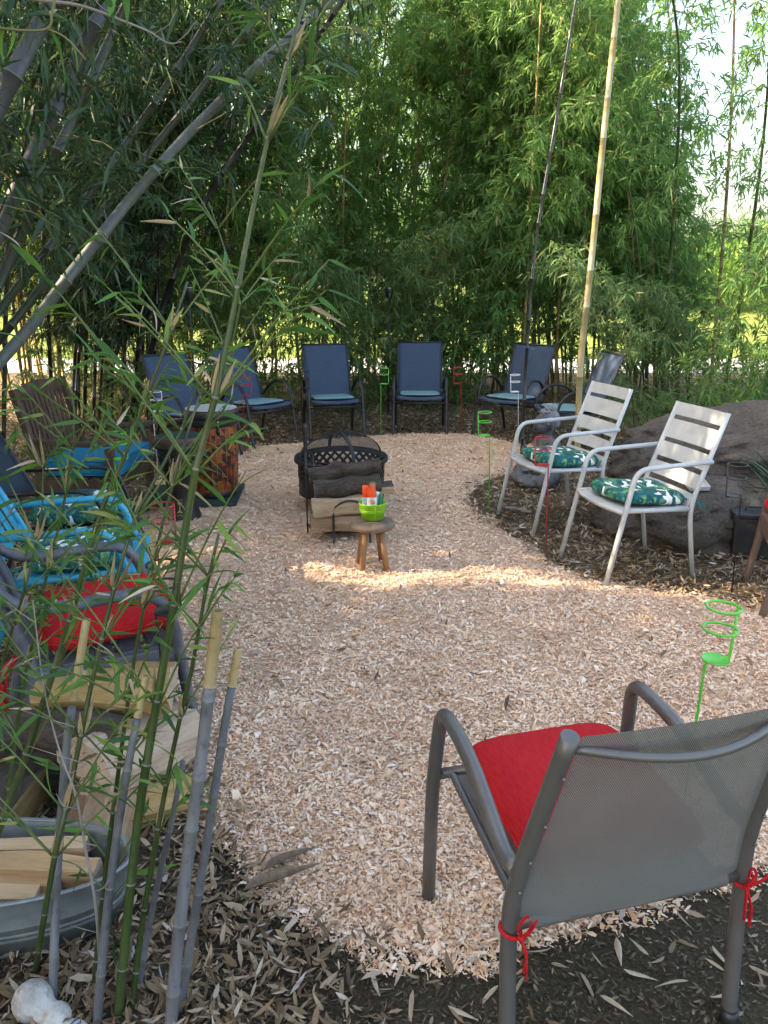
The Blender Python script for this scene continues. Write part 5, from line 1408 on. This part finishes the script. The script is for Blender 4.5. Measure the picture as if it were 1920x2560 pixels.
m.build('robe_folds', M['stone_grey'], t)

# ------------------------------------------------------------------ boulders and what stands by them
def rock_mat():
    n = NT('boulder'); v = n.coord('Object')
    a = n.noise(v, 5, 9, .68); b = n.noise(v, 55, 5, .7)
    c = n.ramp(a, [(.3, (.046, .037, .030)), (.5, (.092, .075, .061)), (.7, (.155, .13, .108))])
    c = n.mix(.4, c, n.ramp(b, [(.35, (.025, .020, .017)), (.65, (.22, .188, .158))]))
    st = n.noise(n.coord('Object', (1, 1, 2.2)), 2.3, 5, .6, .8)
    c = n.mix(n.math('MULTIPLY', n.ramp(st, [(.58, (0, 0, 0)), (.66, (1, 1, 1))]), .6), c, (.30, .235, .13))
    h = n.math('ADD', n.math('ADD', a, n.math('MULTIPLY', b, .35)), n.math('MULTIPLY', n.noise(v, 19, 8, .75, 1.5), .5))
    return n.done(n.bsdf(c, .85, 0, .3, h, .9, .05))
M['boulder'] = rock_mat()
def boulder(label, loc, r, rz, seed, tilt=0.0):
    m = MB(); nu, nv = 120, 70; vs = []
    for j in range(nv + 1):
        th = -pi / 2 + pi * j / nv
        for k in range(nu):
            a = 2 * pi * k / nu; d = Vector((cos(th) * cos(a), cos(th) * sin(a), sin(th)))
            q = 1 + .26 * noise.noise(d * 1.3 + Vector((seed, 0, 0))) + .10 * noise.noise(d * 3.1 + Vector((0, seed, 0))) + .07 * noise.noise(d * 6 + Vector((0, 0, seed))) + .045 * abs(noise.noise(d * 13)) + .02 * noise.noise(d * 31)
            z = d.z * q; z = math.copysign(abs(z) ** .95, z)
            vs.append((d.x * q * r[0], d.y * q * r[1], z * r[2]))
    fs = [(j * nu + k, j * nu + (k + 1) % nu, (j + 1) * nu + (k + 1) % nu, (j + 1) * nu + k) for j in range(nv) for k in range(nu)]
    m.add(vs, fs, 0, True)
    o = m.build('boulder', M['boulder']); o.location = loc; o.rotation_euler = (0, tilt, rz)
    return mark(o, label, 'boulder', 'boulders on the right')
boulder('long flat boulder resting on top behind the white chairs', (2.66, 5.80, .44), (1.02, .58, .27), .12, 4.0, -.10)
boulder('lower boulder on the ground under the long flat one', (2.10, 5.22, .10), (.66, .58, .29), .2, 9.0)
from mathutils.bvhtree import BVHTree
bpy.context.view_layer.update()
_b = [o for o in bpy.data.objects if o.name.startswith('boulder')][-1]
_bv = BVHTree.FromPolygons([_b.matrix_world @ v.co for v in _b.data.vertices], [tuple(p.vertices) for p in _b.data.polygons])
TZ = _bv.ray_cast(Vector((1.98, 4.92, 2)), Vector((0, 0, -1)))
t = thing('tray', 'small white square tray lying on the lower boulder', 'tray', (1.98, 4.92, TZ[0].z + .004), .5)
t.rotation_euler = TZ[1].lerp(Vector((0, 0, 1)), .45).to_track_quat('Z', 'Y').to_euler()
m = MB(); m.box((0, 0, .006), (.13, .13, .012)); m.build('base', M['white_metal'], t, bevel=.003)
for a in range(4):
    m = MB(); m.box((.062 * cos(a * pi / 2), .062 * sin(a * pi / 2), .018), (.006 if a % 2 == 0 else .13, .13 if a % 2 == 0 else .006, .024)); m.build('side', M['white_metal'], t)
t = thing('ammo_box', 'black metal box with lid beside the boulder at the right', 'box', (2.30, 4.66, 0), -.12)
m = MB(); m.box((0, 0, .125), (.36, .20, .25)); m.build('body', M['black_metal'], t, bevel=.008)
m = MB(); m.box((0, 0, .264), (.37, .21, .026)); m.build('lid', M['black_metal'], t, bevel=.006)
m = MB(); m.tube(fillet([(-.10, 0, .277), (-.10, 0, .30), (.10, 0, .30), (.10, 0, .277)], .02, 4), .006, 6); m.build('handle', M['black_metal'], t)
m = MB(); m.box((-.187, 0, .20), (.012, .06, .09)); m.build('latch', M['black_metal'], t, bevel=.003)
M['yucca_leaf'] = plain('yucca_leaf', (.05, .10, .05), .5, 0, .4, 9)
YL = leaf_meshes('blade', M['yucca_leaf'], [(.34, .024, .5, .25), (.30, .022, .5, .5), (.38, .02, .6, .12)])
t = thing('spiky_plant', 'spiky dark green plant behind the black box at the right edge', 'plant', (2.55, 5.0, .0))
for k in range(46):
    o = link('leaf', rnd.choice(YL), t); o.location = (0, 0, .18 + .004 * k); o.rotation_euler = (rnd.uniform(.1, 1.25), 0, k * 2.4 + rnd.uniform(-.2, .2)); o.scale = (1, 1, 1)
m = MB(); m.tube([(0, 0, -.02), (0, 0, .38)], [.03, .02], 8); m.build('stem', M['bark'], t)
# ------------------------------------------------------------------ near left: firewood heap, tub of kindling, bamboo stakes and shoots
W3 = lambda s: [(a * s, b * s) for a, b in [(-1, -.55), (.15, -.75), (1.0, -.35), (1.0, .1), (.35, .62), (-.35, .75), (-.95, .3)]]
Q3 = lambda s: [(a * s, b * s) for a, b in [(-.9, -.8), (.2, -.9), (.95, -.55), (1.05, .1), (.75, .7), (.0, 1.0), (-.8, .75)]]
GH = 'firewood heaped by the charcoal armchair'
log('firewood', 'golden split log with ragged face lying on top of the near firewood heap', .44, .07, M['bark'], M['split_gold'], (-.93, 2.40, .335), .03, .5, .02, W3(.085), GH, bark_from={0, 1}, nl=12)
log('firewood', 'thick dark bark log across the middle of the near heap', .50, .085, M['bark'], M['split_brown'], (-1.08, 2.28, .225), -.1, 0, .03, None, GH, nl=12)
log('firewood', 'log whose pale grained cut end faces the camera in the near heap', .40, .085, M['bark'], M['split_pink'], (-.90, 2.37, .19), 1.45, .5, 0, Q3(.088), GH, bark_from={0, 2, 3, 4, 5, 6}, nl=8)
log('firewood', 'large pinkish split log leaning at the right of the near heap', .44, .10, M['bark'], M['split_pink'], (-.79, 2.30, .15), 1.1, .9, .18, W3(.105), GH, bark_from={0}, nl=10)
log('firewood', 'brown wedge log at the bottom of the near heap', .34, .08, M['bark'], M['split_brown'], (-.86, 2.08, .075), 1.7, .1, 0, W3(.10), GH, bark_from={0, 1}, nl=8)
log('firewood', 'golden split log at the left edge of the near heap', .40, .085, M['bark'], M['split_gold'], (-1.18, 2.12, .085), 1.5, .2, 0, Q3(.09), GH, bark_from={4, 5}, nl=8)
log('firewood', 'dark log under the thick one at the back of the heap', .46, .08, M['bark'], M['split_brown'], (-1.0, 2.33, .08), .1, 0, 0, None, GH)
log('firewood', 'yellow split piece at the foot of the right side of the heap', .26, .06, M['bark'], M['split_gold'], (-.72, 2.17, .055), .5, .3, 0, W3(.065), GH, bark_from={0, 1})

def zinc():
    n = NT('zinc'); v = n.coord('Object')
    vo = n.n('TexVoronoi'); vo.inputs['Scale'].default_value = 26; n.l(v, vo.inputs['Vector'])
    sp = n.n('SeparateColor'); n.l(vo.outputs['Color'], sp.inputs[0])
    c = n.ramp(sp.outputs[0], [(0, (.16, .19, .2)), (1, (.26, .3, .31))])
    g = n.noise(n.coord('Object', (1, 1, .3)), 7, 6, .65)
    c = n.mix(.55, c, n.ramp(g, [(.3, (.11, .13, .14)), (.7, (.34, .38, .39))]))
    return n.done(n.bsdf(c, n.math('ADD', n.math('MULTIPLY', g, .3), .36), .55, .5, g, .1, .003))
M['zinc'] = zinc()
TB = Vector((-1.07, 1.735, 0))
t = thing('zinc_tub', 'oval galvanised tub full of split kindling in the left foreground', 'tub', TB, .06); t.scale = (1, 1, .72)
m = MB(); sx, sy = 1.0, .41
pr_ = [(0, .012), (.36, .012), (.365, .02), (.375, .08), (.378, .088), (.378, .094), (.376, .10), (.383, .105), (.383, .111), (.378, .118), (.405, .245), (.41, .252), (.412, .262), (.405, .268), (.397, .262), (.394, .24), (.37, .03), (0, .026)]
m.lathe(pr_, 56, sx=sx, sy=sy); m.build('body', M['zinc'], t)
m = MB(); m.tube([(.408 * cos(2 * pi * k / 56) * sx, .408 * sin(2 * pi * k / 56) * sy + 0, .262) for k in range(56)], .0068, 8, closed=True); m.build('rolled_rim', M['zinc'], t)
GK = 'kindling in the zinc tub'
M['kindling'] = wood_mat('kindling', (.42, .24, .11), (.56, .37, .2), (.22, .10, .04), .7, (.1, 1, 1), 26, .5)
M['kindling_pale'] = wood_mat('kindling_pale', (.50, .32, .17), (.64, .46, .28), (.3, .16, .07), .7, (.1, 1, 1), 26, .4)
sq = lambda a, b: [(-a, -b), (a * .9, -b * 1.1), (a, b), (-a * .95, b * .9)]
for lab, x, y, z, L, a, b, rz, mt in [
    ('long pale stick at the back of the zinc tub', -1.06, 1.76, .215, .56, .022, .022, .04, 'kindling_pale'),
    ('broad orange-brown board piece across the middle of the tub', -1.02, 1.69, .205, .60, .030, .030, -.05, 'kindling'),
    ('dark-edged stick below the broad piece in the tub', -1.08, 1.64, .175, .54, .026, .026, .02, 'kindling'),
    ('pale stick nearest the front rim of the tub', -1.10, 1.585, .185, .50, .022, .020, .0, 'kindling_pale'),
    ('stick with rounded brown end in the tub', -1.0, 1.625, .15, .44, .022, .020, -.16, 'kindling'),
    ('short stick deep in the right side of the tub', -.92, 1.68, .13, .34, .024, .02, .12, 'kindling_pale'),
    ('lower pale stick under the others in the tub', -1.05, 1.72, .12, .55, .03, .026, 0, 'kindling_pale'),
    ('lower brown stick under the others in the tub', -1.05, 1.60, .11, .50, .03, .026, .05, 'kindling'),
    ('bottom stick resting on the floor of the tub', -1.02, 1.66, .06, .5, .03, .028, .1, 'kindling')]:
    log('kindling', lab, L, .03, M[mt], M[mt], (x - .03, 1.735 + (y - 1.66) * .84, z * .72), rz, .1, 0, sq(a, b), GK, 'kindling', nl=6, bark_from=set())

M['shell_white'] = plain('shell_white', (.46, .45, .42), .85, 0, .3, 20, 1.0, 120, dirt=(.24, .2, .16), dirt_amt=.7)
t = thing('garden_ornament', 'small chalky white rounded ornament with dark stripes at the bottom left corner', 'ornament', spot(98, 2535), -.1)
t.scale = (1.05, 1.05, 1.1)
blob('body', [el((-.01, 0, .035), (.044, .044, .042)), el((.052, -.02, .022), (.034, .030, .028)), el((.02, -.012, .026), (.03, .03, .03)), el((.10, -.04, .014), (.036, .022, .018))], [M['shell_white']], .004, t, 3)
M['stripe'] = plain('stripe', (.10, .08, .16), .7)
for k in range(3):
    m = MB(); m.ring((.102 + .010 * k, -.041 - .004 * k, .014), .0205 - .003 * k, .0016, 18, 5, (1, -.35, 0)); m.build('stripe', M['stripe'], t)

# cut bamboo stakes
CUT = 'dry cut bamboo stakes in the left foreground'
def stake(label, pix, r0, r1, step, cut=True, tip=.16):
    P_ = line3(pix); P_[0] = spot(pix[0][0], pix[0][1]); P_[0].z = -.02
    t, nodes = long_culm('bamboo_stake', P_, r0, r1, step, M['culm_grey'], label, CUT, 14, cat='bamboo stake')
    if cut:
        base = P_[0]; e = P_[-1] - base; d = (P_[-1] - P_[-2]).normalized()
        m = MB(); m.tube([e - d * .002, e + d * .006, e + d * tip * .5, e + d * tip], [r1 * 1.15, r1 * .98, r1 * .98, r1 * .95], 14, caps=False)
        m.tube([e + d * tip, e + d * (tip - .03), e + d * (tip - .0305)], [r1 * .62, r1 * .6, r1 * .02], 14, caps=False)
        n0 = len(m.v)
        m.tube([e + d * tip, e + d * (tip + .0005)], [r1 * .95, r1 * .62], 14, caps=False)
        m.build('cut_end', M['culm_cut'], t)
    return t
stake('thickest cut bamboo stake, with a tan open end, beside the wood chips', [(422, 2580, 1.42), (447, 2330, 1.43), (475, 2100, 1.44), (505, 1880, 1.45), (524, 1712, 1.46)], .0150, .0128, .165)
stake('cut bamboo stake with brown open tip, rightmost of the stakes', [(448, 2520, 1.50), (480, 2330, 1.50), (515, 2120, 1.51), (551, 1880, 1.52), (580, 1712, 1.53)], .0108, .0092, .175, tip=.085)
stake('slim grey stake with a long tan top before the red cushion', [(128, 2520, 1.50), (140, 2240, 1.53), (155, 2010, 1.55), (170, 1830, 1.57), (184, 1745, 1.58)], .0105, .0092, .19, tip=.185)
stake('slim grey stake in front of the pinkish logs', [(238, 2570, 1.43), (262, 2330, 1.46), (290, 2100, 1.48), (322, 1905, 1.50), (345, 1790, 1.52)], .0108, .0085, .2, tip=.09)
stake('thin grey stake leaning behind the thickest one', [(338, 2490, 1.56), (375, 2300, 1.56), (412, 2130, 1.56), (440, 2000, 1.56), (458, 1900, 1.56)], .0085, .006, .14, cut=False)

# green bamboo shoots with separate leaves
NLF = leaf_meshes('leaf', M['leaf_near'], [(.085, .0135, .3, .25), (.10, .015, .25, .4), (.07, .011, .4, .1), (.06, .0125, .2, .3), (.115, .014, .35, .15)])
_n = NT('leaf_shoot'); _c = _n.ramp(_n.orand(), [(0, (.035, .10, .03)), (.45, (.065, .165, .04)), (.8, (.13, .27, .05)), (.93, (.2, .28, .07)), (1, (.36, .3, .12))])
_b = _n.bsdf(_c, .55, 0, .25); _t = _n.n('BsdfTranslucent'); _n.l(_n.mix(.4, _c, (.2, .4, .05)), _t.inputs[0]); _m = _n.n('MixShader'); _m.inputs[0].default_value = .3
_n.l(_b, _m.inputs[1]); _n.l(_t.outputs[0], _m.inputs[2]); M['leaf_shoot'] = _n.done(_m.outputs[0])
for me in NLF: me.materials.clear(); me.materials.append(M['leaf_shoot'])
DLF = leaf_meshes('dry_blade', M['fallen_leaf'], [(.08, .010, .5, .2), (.06, .009, .6, -.2)])
SHT = []
for L, w in ((.09, .016), (.06, .012)):
    o = pointed_leaf(L, w, .9, -.05).build('sheath', M['sheath']); SHT.append(o.data); bpy.data.objects.remove(o)
def aim(o, d, roll=0.0):
    o.rotation_euler = (Vector(d).normalized().to_track_quat('Y', 'Z') @ __import__('mathutils').Quaternion((0, 1, 0), roll)).to_euler()
def shoot(label, pix, r0, r1, step, mat='culm_green', branch=(.10, .30), nb=3, skip=1, leaf_k=1.45, sheaths=True):
    P_ = line3(pix)
    if pix[0][1] > 2300: P_[0] = spot(pix[0][0], pix[0][1])
    if P_[0].z < .06: P_[0].z = -.02
    t, nodes = long_culm('bamboo_shoot', P_, r0, r1, step, M[mat], label, 'green bamboo shoots in the left foreground', 12, cat='bamboo')
    bm_ = MB(); side = 1
    for k, (p, d, r) in enumerate(nodes):
        if k < skip: continue
        if sheaths and rnd.random() < .6:
            for q in range(2):
                o = link('sheath', rnd.choice(SHT), t); o.location = p; aim(o, d + Vector((rnd.uniform(-.3, .3), rnd.uniform(-.3, .3), 0)), rnd.uniform(0, 6))
        for j in range(nb if rnd.random() < .85 else nb - 1):
            side = -side
            L = rnd.uniform(*branch)
            o_ = Vector((side * rnd.uniform(.35, 1.0), rnd.uniform(-.7, .5), 0)).normalized()
            up_ = rnd.uniform(.7, 1.5)
            pl = [p + o_ * r, p + (o_ * .45 + Vector((0, 0, up_ * .5))) * L, p + (o_ * .85 + Vector((0, 0, up_ * .9))) * L]
            bm_.tube(smooth_path(pl, 3), [.0026, .0024, .0022, .002, .0017, .0014, .001][:7], 6)
            n_l = max(2, int(rnd.uniform(3, 6) * leaf_k))
            for i in range(n_l):
                q = .35 + .65 * (i + 1) / n_l
                c = pl[0].lerp(pl[1], q * 2) if q < .5 else pl[1].lerp(pl[2], q * 2 - 1)
                ld = (o_ * rnd.uniform(.2, 1.0) + Vector((rnd.uniform(-.6, .6), rnd.uniform(-.5, .5), rnd.uniform(-.5, .75))))
                o = link('leaf', rnd.choice(NLF) if rnd.random() < .9 else rnd.choice(DLF), t)
                o.location = c; aim(o, ld, rnd.uniform(-1.2, 1.2)); s_ = rnd.uniform(.45, .95) * leaf_k ** .3; o.scale = (s_, s_, s_)
    if bm_.v: bm_.build('branches', M['shoot_branch'], t, kind='stuff')
    return t
shoot('tallest green bamboo shoot, running from the bottom left up past the top of the view', [(292, 2540, 1.44), (318, 2300, 1.47), (346, 2040, 1.5), (395, 1740, 1.53), (440, 1480, 1.55), (483, 1200, 1.58), (540, 985, 1.6), (598, 700, 1.64), (648, 440, 1.68), (693, 250, 1.7), (760, 0, 1.74), (800, -160, 1.76)], .0115, .003, .20, branch=(.08, .30), nb=3, skip=3)
shoot('thin green shoot just right of the tallest one', [(326, 2525, 1.5), (352, 2330, 1.5), (384, 2140, 1.51), (418, 1950, 1.52), (447, 1809, 1.53), (482, 1662, 1.54), (512, 1490, 1.55), (548, 1330, 1.56)], .0075, .003, .15, branch=(.05, .2), nb=3, skip=2)
shoot('green shoot leaning right from the left edge across the turquoise chair', [(-30, 2150, 1.72), (68, 1880, 1.76), (130, 1690, 1.78), (190, 1500, 1.8), (240, 1310, 1.83), (296, 1180, 1.85), (355, 1020, 1.88), (420, 850, 1.9), (470, 700, 1.93)], .0105, .003, .17, branch=(.06, .28), nb=3, skip=1)
shoot('dark slender shoot rising from behind the tub across the red cushion', [(84, 2420, 1.40), (139, 2129, 1.46), (168, 2010, 1.5), (216, 1770, 1.56), (256, 1590, 1.6), (304, 1404, 1.65), (355, 1252, 1.7), (435, 1120, 1.74), (478, 1000, 1.78), (525, 880, 1.82)], .0075, .0025, .15, branch=(.05, .26), nb=3, skip=2)
shoot('small leafy shoot at the left edge beside the grey armchair', [(-60, 1900, 1.9), (10, 1640, 1.9), (60, 1480, 1.9), (95, 1330, 1.92), (110, 1180, 1.95), (60, 1080, 1.95)], .005, .0018, .13, branch=(.05, .2), nb=3, skip=0)
shoot('young shoot with fresh leaves low beside the zinc tub', [(300, 2530, 1.55), (290, 2420, 1.55), (276, 2300, 1.55), (286, 2200, 1.55), (300, 2080, 1.55)], .0035, .0015, .10, branch=(.04, .11), nb=2, skip=2, sheaths=False)
shoot('leafy tip of a shoot hanging in at the upper left before the dark canopy', [(560, 985, 2.3), (578, 860, 2.3), (600, 760, 2.3), (560, 620, 2.3), (520, 500, 2.3)], .004, .0015, .14, branch=(.06, .22), nb=3, skip=0, sheaths=False)
shoot('leafy shoot between the tallest stem and the pinkish log', [(228, 2490, 1.5), (258, 2230, 1.54), (296, 1930, 1.58), (340, 1620, 1.62), (392, 1370, 1.66), (446, 1160, 1.7), (508, 960, 1.74)], .0065, .0022, .15, branch=(.05, .22), nb=3, skip=2)
shoot('slim shoot behind the tub reaching up before the black tube chair', [(10, 2060, 1.92), (52, 1760, 1.95), (112, 1460, 1.98), (160, 1260, 2.0), (186, 1080, 2.02), (178, 960, 2.03)], .0065, .002, .15, branch=(.05, .24), nb=3, skip=2)
# dry twigs
def dry_twig(label, pix, r, side):
    P_ = line3(pix)
    if pix[0][1] > 2300: P_[0] = spot(pix[0][0], pix[0][1])
    P_ = smooth_path(P_, 4); base = P_[0].copy()
    t = thing('dry_twig', label, 'twig', base, 0, 'bare dry twigs')
    m = MB(); n_ = len(P_); m.tube([p - base for p in P_], [r * (1 - .7 * i / n_) for i in range(n_)], 6); m.build('stem', M['twig_dry'], t)
    m = MB()
    for i in range(2, n_ - 1, side):
        p = P_[i] - base; a = rnd.uniform(-1, 1); L = rnd.uniform(.03, .09)
        m.tube([p, p + Vector((L * .6 * rnd.choice([-1, 1]), rnd.uniform(-.02, .02), L * .4)), p + Vector((L * rnd.choice([-1, 1]), 0, L * .9))], [.0016, .0013, .0007], 5)
    m.build('side_twig', M['twig_dry'], t, kind='stuff')
dry_twig('bare grey twig standing among the stakes before the tub', [(252, 2450, 1.45), (240, 2270, 1.46), (215, 2130, 1.47), (190, 1990, 1.48), (150, 1880, 1.5), (110, 1720, 1.55), (82, 1500, 1.6)], .0042, 3)
dry_twig('bare brown twig crossing the top left corner', [(-40, -30, 2.2), (80, -2, 2.2), (200, 14, 2.2), (300, 50, 2.25), (370, 78, 2.3), (420, 108, 2.3), (455, 104, 2.3)], .005, 5)
# a leafy branch from the culms at the top left corner
t = thing('bamboo_branch', 'leafy green branch hanging in at the top left corner', 'branch', at(-60, 60, 2.0))
b0 = at(-60, 60, 2.0)
m = MB(); bp_ = [at(*q) - b0 for q in [(-60, 60, 2.0), (40, 75, 2.0), (118, 72, 2.0), (130, 30, 2.0), (142, -30, 2.0)]]; m.tube(smooth_path(bp_, 4), .0028, 6); bp2 = [at(*q) - b0 for q in [(118, 72, 2.0), (165, 95, 2.0), (215, 150, 2.0)]]; m.tube(smooth_path(bp2, 4), .0022, 6); m.build('branches', M['twig'], t)
for px, py, qx, qy, s_ in [(28, 60, 54, 128, .9), (125, 72, 196, 196, 1.3), (170, 96, 222, 160, .9), (128, 40, 142, -10, .8), (275, 40, 285, -60, .8), (268, -10, 280, 44, .7), (310, -20, 330, 50, .8), (10, 70, -20, 120, .8)]:
    a_, b_2 = at(px, py, 2.0), at(qx, qy, 2.03)
    o = link('leaf', NLF[1], t); o.location = a_ - b0; aim(o, b_2 - a_, rnd.uniform(-.6, .6)); k_ = (b_2 - a_).length / .10; o.scale = (1.15, k_, 1)
# odd sticks and sheaths lying on the ground
for lab, px, py, L, a, r in [('dark bare stick lying on the wood chips', 770, 1605, .16, -.1, .0035), ('pale broken root lying by the leg of the farther white chair', 1295, 1285, .20, -.6, .016), ('short dark stick in the litter at right', 1590, 1350, .2, .3, .006)]:
    p = spot(px, py); m = MB(); m.tube(smooth_path([(-L / 2, 0, 0), (-L * .1, .01, .006), (L * .2, -.006, .004), (L / 2, .008, .0)], 4), [r * (.8 + .2 * sin(i)) for i in range(13)], 7)
    o = m.build('stick', M['twig_dry'] if r > .01 else M['bark']); o.location = (p.x, p.y, .02 + r * .6); o.rotation_euler = (0, 0, a); mark(o, lab, 'stick')
M['old_sheath'] = culm_mat('old_sheath', (.13, .09, .055), (.25, .18, .115), (.09, .06, .04), .8, 60)
SHB = leaf_meshes('culm_sheath', M['old_sheath'], [(.22, .045, 1.1, -.10), (.17, .035, 1.0, .05)])
for lab, px, py, a, k in [('large curled dry bamboo sheath at the edge of the chips, lower one', 700, 2250, -1.25, 0), ('large curled dry bamboo sheath lying just above the other', 660, 2200, -.95, 1), ('dry bamboo sheath curled at the foot of the tallest shoot', 300, 2500, .1, 1), ('dry sheath lying in the litter under the second blue chair', 760, 1035, -1.4, 0)]:
    p = spot(px, py); o = link('dry_sheath', SHB[k].copy()); o.location = (p.x - .1 * (k == 0), p.y, .03); o.rotation_euler = (.05, 0, a); mark(o, lab, 'bamboo sheath')
